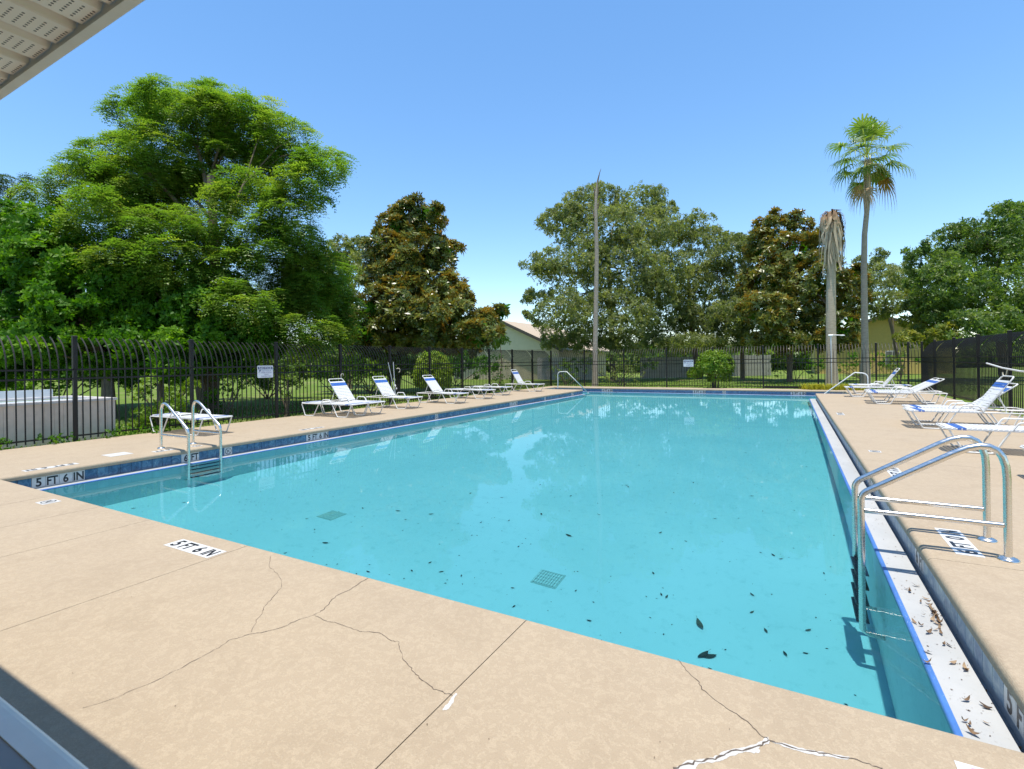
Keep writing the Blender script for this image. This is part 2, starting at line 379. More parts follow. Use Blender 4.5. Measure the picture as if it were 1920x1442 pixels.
# one sheet with the pool cut out of it
g = MB(); X = [-300, -12.2, 3.0, 300]; Y = [-300, 2.2, 26.8, 500]
for i in range(3):
    for j in range(3):
        if i == 1 and j == 1: continue
        g.add([(X[i],Y[j],-.07),(X[i+1],Y[j],-.07),(X[i+1],Y[j+1],-.07),(X[i],Y[j+1],-.07)], [(0,1,2,3)])
g.build('lawn', M['grass'], None, kind='structure')

PL, PR, PN, PF, PA = -9.31, 0.853, 2.56, 26.30, 24.20     # coping edges: left, right, near, far, alcove start
AL, AR = -11.80, 2.03                                     # alcove ends
DL, DR, DN, DF = -12.46, 4.80, -3.6, 27.36                # deck limits
deck = empty('pool_deck', (0, 0, 0), kind='structure')
b = MB(); z0, z1 = -.068, -.0065
e_ = 0.06
for x0, x1, y0, y1 in [(DL,DR,DN,PN-e_),(DL,PL-e_,PN-e_,PA-e_),(DL,AL-e_,PA-e_,PF+e_),(PR+e_,DR,PN-e_,PA-e_),(AR+e_,DR,PA-e_,PF+e_),(DL,DR,PF+e_,DF)]:
    b.box(x0+.01, x1-.01, y0, y1, z0, z1)
b.build('joint_bed', M['deck_base'], deck)
def bull(p0, p1):
    "slab section from p0 (back) to p1 (rounded edge over the pool)"
    s = 1 if p1 > p0 else -1; r = .036
    arc = [(p1-s*r+s*r*math.sin(a), -r+r*math.cos(a)) for a in [PI/2*k/6 for k in range(7)]]
    return [(p0, -.06), (p0, -.003), (p0+s*.003, 0)]+arc+[(p1, -.068), (p1-s*.05, -.068), (p1-s*.05, -.06)]
def flat(p0, p1): return [(p0, -.06), (p0, -.003), (p0+.003, 0), (p1-.003, 0), (p1, -.003), (p1, -.06)]
AX = lambda p, q, a: (p, a, q)         # section in x, swept in y
AY = lambda p, q, a: (a, p, q)         # section in y, swept in x
G = .0026
def slab(prof, a0, a1, fn):
    m = MB(); m.extrude(prof, a0+G, a1-G, fn)
    me = m.mesh('slab', M['deck']); me.validate()
    return link('slab', me, deck)
near_x = [DL, PL, -7.45, -6.40, -5.40, -3.89, -1.335, PR, 2.9, DR]
for i in range(len(near_x)-1):
    inside = near_x[i] >= PL-1e-6 and near_x[i+1] <= PR+1e-6
    slab(bull(DN, PN) if inside else flat(DN, PN-G), near_x[i], near_x[i+1], AY)
left_y = [PN, 6.35, 10.0, 13.6, 17.2, 20.7, PA]
for i in range(len(left_y)-1): slab(bull(DL, PL), left_y[i], left_y[i+1], AX)
right_y = [PN, 4.68, 8.75, 12.4, 16.0, 19.6, PA]
for i in range(len(right_y)-1): slab(bull(DR, PR), right_y[i], right_y[i+1], AX)
slab(bull(DL, AL), PA, PF, AX); slab(bull(DR, AR), PA, PF, AX)
for x0, x1 in [(DL, AL), (AL, -7.2), (-7.2, -3.6), (-3.6, 0.0), (0.0, AR), (AR, DR)]:
    slab(bull(DF, PF) if (x0 >= AL and x1 <= AR) else flat(PF+G, DF), x0, x1, AY)

# cracks (thin open joints traced on the coating) and their white filler
def ribbon(name, px, w0, w1, mat, z=.0018, jag=.006, sub=4, parent=deck):
    P = [ground(*p) for p in px]; pts = []
    for i in range(len(P)-1):
        for k in range(sub):
            t = k/sub; pts.append(P[i].lerp(P[i+1], t)+Vector((random.uniform(-jag, jag), random.uniform(-jag, jag), 0))*(1 if k else .3))
    pts.append(P[-1]); m = MB(); n = len(pts); vs = []
    for i, p in enumerate(pts):
        d = (pts[min(i+1, n-1)]-pts[max(i-1, 0)]).normalized(); s = Vector((-d.y, d.x, 0))
        t = i/(n-1); w = (w0+(w1-w0)*t)*random.uniform(.45, 1.5)*.5
        vs += [p+s*w+Vector((0, 0, z)), p-s*w+Vector((0, 0, z))]
    m.add(vs, [(2*i, 2*i+1, 2*i+3, 2*i+2) for i in range(n-1)])
    return m.build(name, mat, parent)
CR = [
 ([(508,1043),(505,1062),(520,1076),(528,1088),(528,1102),(510,1122),(495,1138),(492,1150),(480,1163),(471,1186)], .0022, .0022),
 ([(690,1084),(672,1095),(655,1107),(630,1118),(618,1130),(608,1143),(590,1153),(560,1162),(530,1176),(490,1187),(470,1189),(448,1196),(430,1200),(410,1215),(390,1225),(345,1250),(320,1262),(300,1273),(245,1296),(220,1308),(155,1328)], .0036, .0018),
 ([(590,1155),(612,1165),(628,1167),(660,1178),(675,1184),(710,1187),(735,1202),(748,1204),(751,1222),(757,1238),(773,1253),(779,1265),(795,1278),(813,1293),(832,1299),(848,1304)], .0022, .003),
 ([(1271,1237),(1286,1256),(1308,1276),(1316,1293),(1346,1316),(1368,1332),(1410,1362),(1425,1378),(1440,1387)], .0025, .0036),
 ([(1262,1441),(1290,1432),(1320,1427),(1345,1421),(1365,1412),(1400,1406),(1425,1398),(1440,1388)], .007, .006),
 ([(1440,1388),(1475,1398),(1510,1408),(1545,1413),(1590,1422),(1630,1433),(1655,1441)], .006, .003)]
for px, a, c_ in CR: ribbon('crack', px, a, c_, M['crack'])
def patch(px):
    m = MB(); P = []; E_ = [ground(*p)+Vector((0, 0, .0009)) for p in px]
    for a, b_ in zip(E_, E_[1:]+E_[:1]):
        for k in range(5): P.append(a.lerp(b_, k/5)+(Vector((random.uniform(-.004, .004), random.uniform(-.004, .004), 0)) if k else Vector()))
    m.add(P, [tuple(range(len(P)))]); m.build('filler_patch', M['patch'], deck)
patch([(1258,1447),(1288,1426),(1322,1423),(1346,1417),(1363,1407),(1398,1401),(1422,1392),(1440,1382),(1443,1392),(1424,1402),(1422,1413),(1398,1410),(1365,1420),(1350,1428),(1312,1432),(1300,1447)])
patch([(1443,1389),(1478,1396),(1512,1406),(1546,1411),(1592,1419),(1590,1425),(1544,1418),(1508,1412),(1474,1402)])
patch([(857,1300),(850,1303),(842,1315),(829,1331),(838,1331),(850,1318)])

# lettered tiles let into the deck
def plate(org, ex, ey, w, h, words, name='depth_marker', ring=None, mat='tile_white', bold=.025):
    org, ex, ey = Vector(org), Vector(ex), Vector(ey); n = ex.cross(ey)
    m = MB(); q = [org+ex*(sx*w/2)+ey*(sy*h/2) for sx, sy in ((-1,-1),(1,-1),(1,1),(-1,1))]
    lo = [p-n*.006 for p in q]; hi = [p+n*.0025 for p in q]
    m.add(lo+hi, [(4,5,6,7),(0,1,5,4),(1,2,6,5),(2,3,7,6),(3,0,4,7)])
    o = m.build(name, M[mat], deck)
    t = MB(); L_ = org+n*.0042
    for s, x, sw in words: letters(t, s, L_+ex*(x*w), ex, ey, h*.74, sw*w, bold)
    if words: t.build('lettering', M['black'], o)
    if ring: no_dive(o, L_, ex, ey, h*.42, M[ring])
    return o
def no_dive(parent, c, ex, ey, r, mat, diver='black'):
    t = MB(); n = 24; vs = []
    for k in range(n):
        a = 2*PI*k/n
        for rr in (r, r*.84): vs.append(c+ex*(rr*math.cos(a))+ey*(rr*math.sin(a)))
    t.add(vs, [(2*k, 2*k+1, (2*k+3) % (2*n), (2*k+2) % (2*n)) for k in range(n)])
    nn = ex.cross(ey)*.0007
    a, bb = (ex+ey).normalized(), (ex-ey).normalized()
    t.add([c+bb*(s1*r*.88)+a*(s2*r*.07)+nn for s1, s2 in ((-1,-1),(1,-1),(1,1),(-1,1))], [(0,1,2,3)])
    t.build('prohibition_ring', mat, parent)
    d = MB(); q = lambda x, y: c+ex*(x*r)+ey*(y*r)+nn*.5
    d.add([q(.42,.42),(q(.26,.50)),(q(-.36,-.22)),(q(-.24,-.34))], [(0,1,2,3)])
    d.add([q(-.1,.02),q(-.55,.18),q(-.58,.08),q(-.05,-.1)], [(0,1,2,3)])
    d.add([q(-.34,-.34),q(-.20,-.42),q(-.28,-.56),q(-.42,-.48)], [(0,1,2,3)])
    d.build('diver_figure', M[diver], parent)
W4 = [('5', -.375, .11), ('FT', -.14, .20), ('6', .125, .11), ('IN', .36, .17)]
W4b = [('6', -.375, .11), ('FT', -.14, .20), ('0', .125, .11), ('IN', .36, .17)]
ex, ey = (1,0,0), (0,1,0)
plate((-4.226, 2.298, 0), ex, ey, .615, .155, W4)
plate((-7.14, 2.352, 0), ex, ey, .19, .16, [], ring='black')
plate((.577, 2.29, 0), ex, ey, .155, .155, [], ring='magenta')
rx, ry = (0,1,0), (-1,0,0)
plate((1.135, 5.185, 0), rx, ry, .66, .165, W4b)
plate((1.135, 7.96, 0), rx, ry, .62, .155, W4)
plate((1.12, 9.58, 0), rx, ry, .155, .155, [], ring='black')
plate((1.10, 15.6, 0), rx, ry, .62, .155, W4)
lx, ly = (0,-1,0), (1,0,0)
plate((-9.60, 3.20, 0), lx, ly, .62, .155, W4)
plate((-9.60, 4.72, 0), lx, ly, .31, .155, [('6', -.25, .2), ('FT', .22, .42)])
plate((-9.56, 5.26, 0), lx, ly, .155, .155, [], ring='black')
plate((-9.62, 7.85, 0), lx, ly, .62, .155, W4)
plate((-9.93, 4.18, 0), lx, ly, .33, .33, [], name='skimmer_lid')

# ------------------------------------------------------------------ pool
WZ, LZ = -.2326, -.2236                     # water, gutter ledge
TL, TR_, TN, TF = -9.33, 0.873, 2.58, 26.32    # tile faces
WL, WR, WN, WF = -9.13, 0.62, 2.80, 26.10      # water's edge at the ledge lip
FLOOR = -1.98
pool = empty('pool_basin', (0, 0, 0), kind='structure')
m = MB(); per = [(WL,WN),(WR,WN),(WR,PA+.02),(AR-.02,PA+.02),(AR-.02,WF),(AL+.02,WF),(AL+.02,PA+.02),(WL,PA+.02)]
for i, (x, y) in enumerate(per):
    x2, y2 = per[(i+1) % len(per)]
    m.add([(x,y,LZ-.046),(x2,y2,LZ-.046),(x2,y2,FLOOR),(x,y,FLOOR)], [(3,2,1,0)])
m.add([(WL,WN,FLOOR),(WR,WN,FLOOR),(WR,WF,FLOOR),(WL,WF,FLOOR)], [(0,1,2,3)])
m.add([(WR,PA+.02,FLOOR),(AR,PA+.02,FLOOR),(AR,WF,FLOOR),(WR,WF,FLOOR)], [(0,1,2,3)])
m.add([(AL,PA+.02,FLOOR),(WL,PA+.02,FLOOR),(WL,WF,FLOOR),(AL,WF,FLOOR)], [(0,1,2,3)])
shell = m.build('basin_shell', M['plaster'], pool); shell.cycles.is_caustics_receiver = True
for k in range(4):
    s = MB(); s.box(AR-.02-.32*(k+1), AR-.02-.32*k+(0 if k == 0 else -.001), PA+.021, WF-.001, FLOOR+.001, -.42-.3*k)
    o = s.build('step', M['plaster'], pool); o.cycles.is_caustics_receiver = True
    s = MB(); s.box(AL+.02+.55*k+(0 if k == 0 else .001), AL+.02+.55*(k+1), PA+.021, WF-.001, FLOOR+.001, -.42-.3*k)
    o = s.build('step', M['plaster'], pool); o.cycles.is_caustics_receiver = True
m = MB()
for x0, x1, y0, y1 in [(WL-.012,WR+.012,WN-.05,PA+.02),(WL-.012,WR+.012,PA+.02,WF+.012),(WR+.012,AR,PA+.02,WF+.012),(AL,WL-.012,PA+.02,WF+.012)]:
    m.add([(x0,y0,WZ),(x1,y0,WZ),(x1,y1,WZ),(x0,y1,WZ)], [(0,1,2,3)], True)
wat = m.build('pool_water', M['water'], None, kind='structure'); wat.cycles.is_caustics_caster = True
# ledge with a blue lip, and the channel behind it
def lip(a0, a1, fn, e, s):
    "blue bullnose whose lip is at e, pool on side s"
    pr = [(e-s*.03, LZ-.05), (e-s*.03, LZ+.0006)]+[(e-s*.012+s*.012*math.sin(a), LZ+.0006-.012+.012*math.cos(a)) for a in [PI/2*k/4 for k in range(5)]]+[(e, LZ-.05)]
    m = MB(); m.extrude(pr, a0, a1, fn); me = m.mesh('ledge_lip', M['blue_edge']); o = link('ledge_lip', me, pool); o.cycles.is_caustics_receiver = True
def bed(x0, x1, y0, y1, zt, name, mat): m = MB(); m.box(x0, x1, y0, y1, zt-.12, zt); m.build(name, M[mat], pool)
lip(TN, PA, AX, WR, -1); bed(WR+.030, .838, TN, PA, LZ, 'gutter_ledge', 'ledge'); bed(.838, TR_+.02, TN, PA, LZ-.055, 'gutter_channel', 'gutter')
lip(TN, PA, AX, WL, 1); bed(-9.27, WL-.030, TN, PA, LZ, 'gutter_ledge', 'ledge'); bed(TL-.02, -9.27, TN, PA, LZ-.055, 'gutter_channel', 'gutter')
lip(AL+.02, AR-.02, AY, WF, -1); bed(AL+.02, AR-.02, WF+.030, 26.25, LZ, 'gutter_ledge', 'ledge'); bed(AL+.02, AR-.02, 26.25, TF+.02, LZ-.055, 'gutter_channel', 'gutter')
m = MB(); T = .1524; zt, zb = -.0695, LZ-.06
for x0, x1, y0, y1 in [(TL-.2,TL-.010,TN,PA-.03),(TR_+.010,TR_+.2,TN,PA-.03),(AL-.1,AR+.1,TF+.010,TF+.2),(TR_+.2,AR+.1,PA-.2,PA-.010+.02),(AL-.1,TL-.2,PA-.2,PA+.01),(AR-.010+.02,AR+.1,PA,PF),(AL-.1,AL-.01,PA,PF)]:
    m.box(x0, x1, y0, y1, -.5, -.0705)
m.build('grout_wall', M['grout'], pool)
tl = MB(); tl.cbox(-T/2+.0016, T/2-.0016, -T/2+.0016, T/2-.0016, -.010, 0, .003)
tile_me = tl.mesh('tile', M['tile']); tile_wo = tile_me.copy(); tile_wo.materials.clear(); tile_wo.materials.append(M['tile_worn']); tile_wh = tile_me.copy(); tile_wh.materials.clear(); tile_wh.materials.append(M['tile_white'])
def wall_frame(nrm, right):                 # tile local x -> right, y -> up, z -> normal
    return Matrix((Vector(right), Vector((0,0,1)), Vector(nrm))).transposed().to_4x4()
tiles = []; zc = -.0705-T/2
FL = wall_frame((1,0,0), (0,1,0)); FR = wall_frame((-1,0,0), (0,-1,0)); FF = wall_frame((0,-1,0), (1,0,0)); FB = wall_frame((0,1,0), (-1,0,0))
markL = {0:'5',1:'FT',2:'6',3:'IN',13:'6',14:'FT',18:'nd',30:'5',31:'FT',32:'6',33:'IN',60:'nd',90:'5',91:'FT',92:'6',93:'IN',110:'nd',130:'4',131:'FT'}
for n in range(-2, 140): tiles.append((Vector((TL, 2.8936+(n+.5)*T, zc)), FL, markL.get(n)))
markR = {0:'5',1:'FT',2:'6',3:'IN',11:'FT',12:'6',27:'5',28:'FT',29:'6',30:'IN',40:'nd',80:'5',81:'FT'}
for n in range(-4, 137):                    # counted from u = 3.25 towards the near end and back
    y = 3.25+T*(n+.5) if n >= 0 else 3.25-T*(-n-.5)
    lab = {-1:'5',-2:'FT',-3:'6',-4:'IN',12:'6',11:'FT',31:'5',30:'FT',29:'6',28:'IN',40:'nd',82:'5',81:'FT'}.get(n)
    tiles.append((Vector((TR_, y, zc)), FR, lab))
for n in range(0, 90):
    x = AL+.02+T*(n+.5); lab = {18:'4',19:'FT',20:'6',21:'IN',49:'3',50:'FT',51:'6',52:'IN',58:'nd',77:'3',78:'FT',79:'6',80:'IN'}.get(n)
    tiles.append((Vector((x, TF, zc)), FF, lab))
for n in range(0, 15): tiles.append((Vector((TL-.15-T*(n+.5), PA+.02, zc)), FB, None))
for n in range(0, 7): tiles.append((Vector((TR_+.05+T*(n+.5), PA+.03, zc)), FB, None))
tiles.sort(key=lambda t: (t[2] is None, (t[0]-Vector((0,0,EYE))).length))
rest_v, rest_f = MB(), None
for i, (p, fr, lab) in enumerate(tiles):
    mw_ = Matrix.Translation(p) @ fr
    if i < 296:
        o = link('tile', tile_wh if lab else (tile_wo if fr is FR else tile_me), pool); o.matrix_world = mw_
        if lab and lab != 'nd':
            t = MB(); letters(t, lab, (0,0,.0012), (1,0,0), (0,1,0), T*.80, T*(.42 if len(lab) == 1 else .82), .03); t.build('lettering', M['black'], o)
        elif lab: no_dive(o, Vector((0,0,.0012)), Vector((1,0,0)), Vector((0,1,0)), T*.4, M['black'])
    else:
        rest_v.add([mw_ @ v.co for v in tile_me.vertices], [tuple(f.vertices) for f in tile_me.polygons])
o = rest_v.build('tile_band', M['tile_far'], pool, kind='stuff')

def sunk(px, py, z=FLOOR):
    "where the line of sight through a pixel, bent at the water surface, meets the basin floor"
    p = ground(px, py, WZ); d = ray(px, py).normalized(); k = 1/1.333
    c = -d.z; t = d*k + Vector((0,0,1))*(k*c-math.sqrt(1-k*k*(1-c*c)))
    return p + t*((z-WZ)/t.z)
for px, py in [(1028, 1085), (622, 966)]:
    c = sunk(px, py); m = MB(); s = .15
    m.box(c.x-s, c.x+s, c.y-s, c.y+s, FLOOR+.001, FLOOR+.010)
    o = m.build('main_drain', M['drain'], pool); o.cycles.is_caustics_receiver = True
    m = MB()
    for k in range(9): m.box(c.x-s+.01+.032*k, c.x-s+.026+.032*k, c.y-s+.01, c.y+s-.01, FLOOR+.0105, FLOOR+.022)
    for k in range(5): m.box(c.x-s+.01, c.x+s-.01, c.y-s+.02+.062*k, c.y-s+.028+.062*k, FLOOR+.0225, FLOOR+.028)
    g_ = m.build('drain_grate', M['drain_grid'], o); g_.cycles.is_caustics_receiver = True

# ------------------------------------------------------------------ roof eave overhead and the counter below it
UE, ZE = .624, 2.334
eave = empty('clubhouse', (-1.5, UE, ZE), label='clubhouse roof edge with cream perforated soffit and fascia overhead', cat='building')
def under(m): return m
def panel(x0):
    w = .295; m = MB(); rows = [(0,0),(.006,.016),(.030,.016),(.036,0),(.136,0),(.148,.014),(.166,.014),(.178,0),(.283,0),(.289,.006),(.295,.006)]
    vs = []; 
    for y in (-2.3, -.026):
        for a, h in rows: vs.append((x0+a, y, .012+h))
    n = len(rows); m.add(vs, [(i, i+1, n+i+1, n+i) for i in range(n-1)])
    me = m.mesh('soffit_panel', M['soffit']); uv = me.uv_layers.new(name='UVMap')
    for p in me.polygons:
        for li in p.loop_indices:
            v = me.vertices[me.loops[li].vertex_index].co; a = v.x-x0
            u = a-.036 if .0355 < a < .1365 and p.index == 3 else (a-.178 if p.index == 7 else -1.0)
            uv.data[li].uv = (u, v.y+5)
    return me
for k in range(-12, 22):
    x = -1.61+.295*k; o = link('soffit_panel', panel(x+1.5), eave)
m = MB(); m.box(-4.0, 6.5, -.024, 0, 0, .10); m.box(-4.0, 6.5, -.050, -.024, .046, .05); m.build('fascia', M['fascia'], eave)
m = MB(); m.add([(-4.0,-.003,.102),(6.5,-.003,.102),(6.5,-4.0,1.3),(-4.0,-4.0,1.3),(-4.0,-.003,.114),(6.5,-.003,.114),(6.5,-4.0,1.312),(-4.0,-4.0,1.312)],
     [(0,3,2,1),(4,5,6,7),(0,1,5,4),(1,2,6,5),(2,3,7,6),(3,0,4,7)]); m.build('roof_deck', M['roof'], eave)
m = MB(); m.box(-4.0, 6.5, -2.75, -2.55, -ZE, .30); m.box(-4.2, -4.0, -2.75, -.9, -ZE, .30); m.build('wall', M['fascia'], eave)  # unseen clubhouse wall, added to cut sky light under the eave
ct = empty('serving_counter', (-1.7, .1, 0), label='blue-grey counter top with a white rounded front edge below the eave', cat='counter')
m = MB(); CZ = .905; cu_ = .340
m.box(-1.3, 1.05, -.75, cu_-.1-.048, CZ-.04, CZ-.002); m.build('counter_top', M['counter'], ct)
pr = [(cu_-.1-.048, CZ-.045), (cu_-.1-.048, CZ)]+[(cu_-.1-.03+.03*math.sin(a), CZ-.03+.03*math.cos(a)) for a in [PI/2*k/5 for k in range(6)]]+[(cu_-.1, CZ-.045)]
m = MB(); m.extrude(pr, -1.3, 1.05, AY); m.build('front_edge', M['nosing'], ct)
m = MB(); m.box(-1.2, 1.0, -.2, .1, .0, CZ-.041); m.build('pony_wall', M['fascia'], ct)

# ------------------------------------------------------------------ picket fences with outward curved tops
PICK = .126
def picket_mesh():
    m = MB(); s = .0095; pts = [(0, .03), (0, 1.45)]; r = .72; A = math.radians(62)
    for k in range(1, 8): a = A*k/7; pts.append((-r*(1-math.cos(a)), 1.45+r*math.sin(a)))
    vs = []
    for i, (x, z) in enumerate(pts):
        a = 0 if i < 2 else A*(i-1)/7; nx, nz = math.cos(a), math.sin(a)
        for sx, sy in ((-1,-1),(1,-1),(1,1),(-1,1)): vs.append((x+nx*s*sx, s*sy, z+nz*s*sx))
    n = len(pts); fs = [(4*i+k, 4*i+(k+1) % 4, 4*i+4+(k+1) % 4, 4*i+4+k) for i in range(n-1) for k in range(4)]
    m.add(vs, fs); m.add(vs[-4:], [(0,1,2,3)]); return m.mesh('picket', M['iron'])
pk = picket_mesh()
m = MB(); m.cbox(-.032, .032, -.032, .032, -.05, 1.44, .006); m.cbox(-.037, .037, -.037, .037, 1.4405, 2.085, .004); m.cbox(-.041, .041, -.041, .041, 2.086, 2.11, .012)
post_me = m.mesh('post', M['iron'])
def fence(name, label, cat, loc, rz, posts, skip=(), group=None):
    "runs along local +y, outside towards local -x"
    f = empty(name, loc, rz, label=label, cat=cat)
    for y in posts: o = link('post', post_me, f); o.location = (0, y, 0)
    for a, b_ in zip(posts[:-1], posts[1:]):
        if any(abs(a-s) < .05 for s in skip): continue
        for zr, hh in ((1.43, .017), (1.25, .017), (.10, .015)):
            r = MB(); r.box(-.016, .016, a+.037, b_-.037, zr-hh, zr+hh); r.build('rail', M['iron'], f)
        n = max(1, round((b_-a)/PICK))
        for k in range(1, n): o = link('picket', pk, f); o.location = (0, a+(b_-a)*k/n, 0)
    return f
VF, UF, VR = -12.58, 27.48, 4.91
fence('picket_fence', 'long black steel picket fence beside the grass, running along the side with the notice sign', 'fence', (VF, 0, 0), 0,
      [-2.23, .04, 2.31, 4.58, 6.83, 9.10, 11.39, 13.65, 15.92, 18.17, 20.44, 22.70, 25.0, UF])
fp = [-10.46, -8.14, -5.82, -3.505, -1.21, 1.09, 3.30, 4.44]
fence('picket_fence', 'black steel picket fence across the far end of the pool', 'fence', (0, UF, 0), -PI/2, [VF]+fp+[VR], skip=(-1.21,))
fence('picket_fence', 'black picket fence seen edge-on as a dark screen behind the blue-banded loungers', 'fence', (VR, UF, 0), PI, [0, 2.23, 4.87, 7.46, 9.97, 12.5, 15.0, 17.5, 20.0, 22.5])
gate = empty('fence_gate', (-1.21, UF, 0), -PI/2, label='black gate section with a deep bottom bar in the far picket fence', cat='gate')
for zr, hh in ((1.43, .017), (1.25, .017)):
    r = MB(); r.box(-.016, .016, .04, 2.26, zr-hh, zr+hh); r.build('rail', M['iron'], gate)
r = MB(); r.box(-.02, .02, .04, 2.26, .02, .13); r.build('bottom_bar', M['iron'], gate)
for k in range(1, 18): o = link('picket', pk, gate); o.location = (0, 2.3*k/18, 0)

# ------------------------------------------------------------------ ladders and handrails
tread = MB(); tread.cbox(-.04, .05, .028, .52, -.03, 0, .008); tread_me = tread.mesh('tread', M['tread'])
def ladder(label, x0, dr, y0, gap):
    t = empty('pool_ladder', (x0, y0, 0), label=label, cat='pool ladder', group='steel pool ladders')
    for y in (0, gap):
        P = [(0,y,0),(0,y,.93),(dr*.87,y,.375),(dr*.87,y,-1.42),(dr*.70,y,-1.46)]
        m = MB(); m.tube(fillet(P, [.19, .11, .10], 7), .0245, 12); m.build('handrail', M['steel'], t)
        m = MB(); m.tube([(dr*.022,y,.245),(dr*.848,y,.245)], .019, 10); m.build('lower_rail', M['steel'], t)
        m = MB(); m.tube([(0,y,.001),(0,y,.008),(0,y,.018),(0,y,.026)], [.064, .064, .05, .027], 20); m.build('flange', M['steel'], t)
    for z in (-.36, -.66, -.96, -1.26):
        o = link('tread', tread_me, t); o.location = (dr*.87, 0, z); o.scale = (1, gap/.548, 1)
    return t
ladder('stainless steel ladder standing on the lounger side beside the leaf-strewn white ledge', 1.345, -1, 4.88, .446)
ladder('stainless steel ladder on the fence side, over the 6 FT tile', -9.91, 1, 4.841, .553)
def handrail(label, pts, rad):
    t = empty('stair_handrail', pts[0], label=label, cat='handrail', group='white stair handrails')
    m = MB(); o0 = Vector(pts[0]); m.tube([p-o0 for p in fillet(pts, rad, 6)], .024, 10); m.build('rail_tube', M['white_pole'], t)  # steel tube coloured white, in place of its bright reflection
    m = MB(); m.tube([(0,0,.001),(0,0,.02)], [.06, .03], 14); m.build('flange', M['steel'], t)
handrail('white-gleaming bent handrail at the far pool corner near the bare palm trunk', [(-11.14,25.2,0),(-11.14,25.2,.89),(-10.62,25.2,.90),(-9.43,25.2,-.20),(-9.0,25.2,-.6)], [.2, .08, .05])
handrail('white-gleaming bent handrail at the far pool corner in front of the tall green palm', [(2.72,25.0,0),(2.72,25.0,.80),(2.28,25.0,.84),(1.15,25.0,-.11),(.7,25.0,-.5)], [.22, .1, .05])

# ------------------------------------------------------------------ loungers
def strap(w, mat):
    m = MB(); h = .0022; L = .312
    m.box(-w/2, w/2, -L, L, .013, .013+2*h)
    for s in (-1, 1): m.box(-w/2, w/2, s*L, s*(L+.026), -.012, .0168) if s > 0 else m.box(-w/2, w/2, -(L+.026), -L, -.012, .0168)
    return m.mesh('strap', M[mat])
st_w, st_b = strap(.044, 'strap'), strap(.046, 'strap_blue'); st_wide = strap(.075, 'strap_blue')
SEAT, HINGE, LEN, HW, RT = .355, .80, 1.95, .325, .0135
def lmesh():
    d = {}
    m = MB()
    P = [(HINGE*.0+.02,-HW,SEAT),(LEN,-HW,SEAT),(LEN,HW,SEAT),(.02,HW,SEAT)]
    m.tube(fillet([(.02,0,SEAT),(.02,-HW,SEAT),(LEN,-HW,SEAT),(LEN,HW,SEAT),(.02,HW,SEAT),(.02,0,SEAT)], .07, 5), RT, 8)
    m.tube([(HINGE,-HW,SEAT-.012),(HINGE,HW,SEAT-.012)], RT*.9, 6, True); m.tube([(1.45,-HW,SEAT-.03),(1.45,HW,SEAT-.03)], RT*.8, 6, True)
    d['frame'] = m.mesh('frame', M['alu'])
    m = MB(); m.tube(fillet([(.04,0,SEAT-.015),(.17,0,RT),(.50,0,RT),(.70,0,SEAT-.015)], .06, 5), RT, 8); d['leg_head'] = m.mesh('leg', M['alu'])
    m = MB(); m.tube(fillet([(1.22,0,SEAT-.015),(1.40,0,RT),(1.74,0,RT),(1.91,0,SEAT-.015)], .06, 5), RT, 8); d['leg_foot'] = m.mesh('leg', M['alu'])
    m = MB(); m.tube(fillet([(.80,0,SEAT),(.87,0,SEAT+.125),(1.12,0,SEAT+.125),(1.20,0,SEAT)], .06, 5), RT*.95, 8); d['arm'] = m.mesh('armrest', M['alu'])
    m = MB(); w = HW-.045
    m.tube(fillet([(0,-w,0),(-.83,-w,0),(-.83,w,0),(0,w,0)], .07, 5), RT, 8); m.tube([(-.70,-w,0),(-.70,w,0)], RT*.8, 6)
    d['back'] = m.mesh('backrest', M['alu'])
    return d
LM = lmesh()
def strut_mesh(a, s):
    m = MB(); px, pz = HINGE-.42*math.cos(a), SEAT+.42*math.sin(a)
    m.tube([(px, s*(HW-.06), pz), (px-.02-.16*math.cos(a), s*(HW-.03), SEAT)], .009, 6)
    return m.mesh('strut', M['alu'])
_st = {}
def lounger(x, y, rz, deg, label):
    "x, y: middle of the frame; local +x is the foot end"
    t = empty('sun_lounger', (x, y, 0), rz, label=label, cat='sun lounger', group='white strap sun loungers')
    off = -LEN/2; a = math.radians(deg)
    def put(name, me, loc=(0,0,0)): o = link(name, me, t); o.location = (loc[0]+off, loc[1], loc[2]); return o
    put('frame', LM['frame'])
    for s in (-1, 1):
        put('leg', LM['leg_head'], (0, s*(HW-.003), 0)); put('leg', LM['leg_foot'], (0, s*(HW-.003), 0)); put('armrest', LM['arm'], (0, s*(HW+.004), 0))
    bk = put('backrest', LM['back'], (HINGE, 0, SEAT+.014)); bk.rotation_euler = (0, a, 0)
    n = 12
    for k in range(n):
        xx = -.045-.0545*k
        if xx < -.645: break
        o = link('strap', st_b if 10 <= k <= 11 else st_w, bk); o.location = (xx, 0, 0); o.scale = (1, .86, 1)
    o = link('strap', st_w, bk); o.location = (-.70, 0, .002); o.scale = (1, .86, 1)
    for k in range(19):
        o = put('strap', st_b if k in (15, 16) else st_w, (HINGE+.055+.0585*k, 0, SEAT))
    if deg > 5:
        for s in (-1, 1):
            if (deg, s) not in _st: _st[(deg, s)] = strut_mesh(a, s)
            put('strut', _st[(deg, s)])
    return t
def foot_x(px, u): d = ray(px, 720); return u*d.x/d.y
def L_left(px_foot, u, deg, label, rot=0.0):
    v = foot_x(px_foot, u+.33); lounger(v-LEN/2, u, math.radians(rot), deg, label)
L_left(433, 6.30, 0, 'flat white lounger behind the ladder nearest the notice sign, blue straps on one end', 3)
L_left(690, 10.08, 0, 'flat white lounger lying in front of the first raised lounger of the fence row', 3)
L_left(722, 10.72, 52, 'raised white lounger beside a flat one, first raised of the fence row', 2)
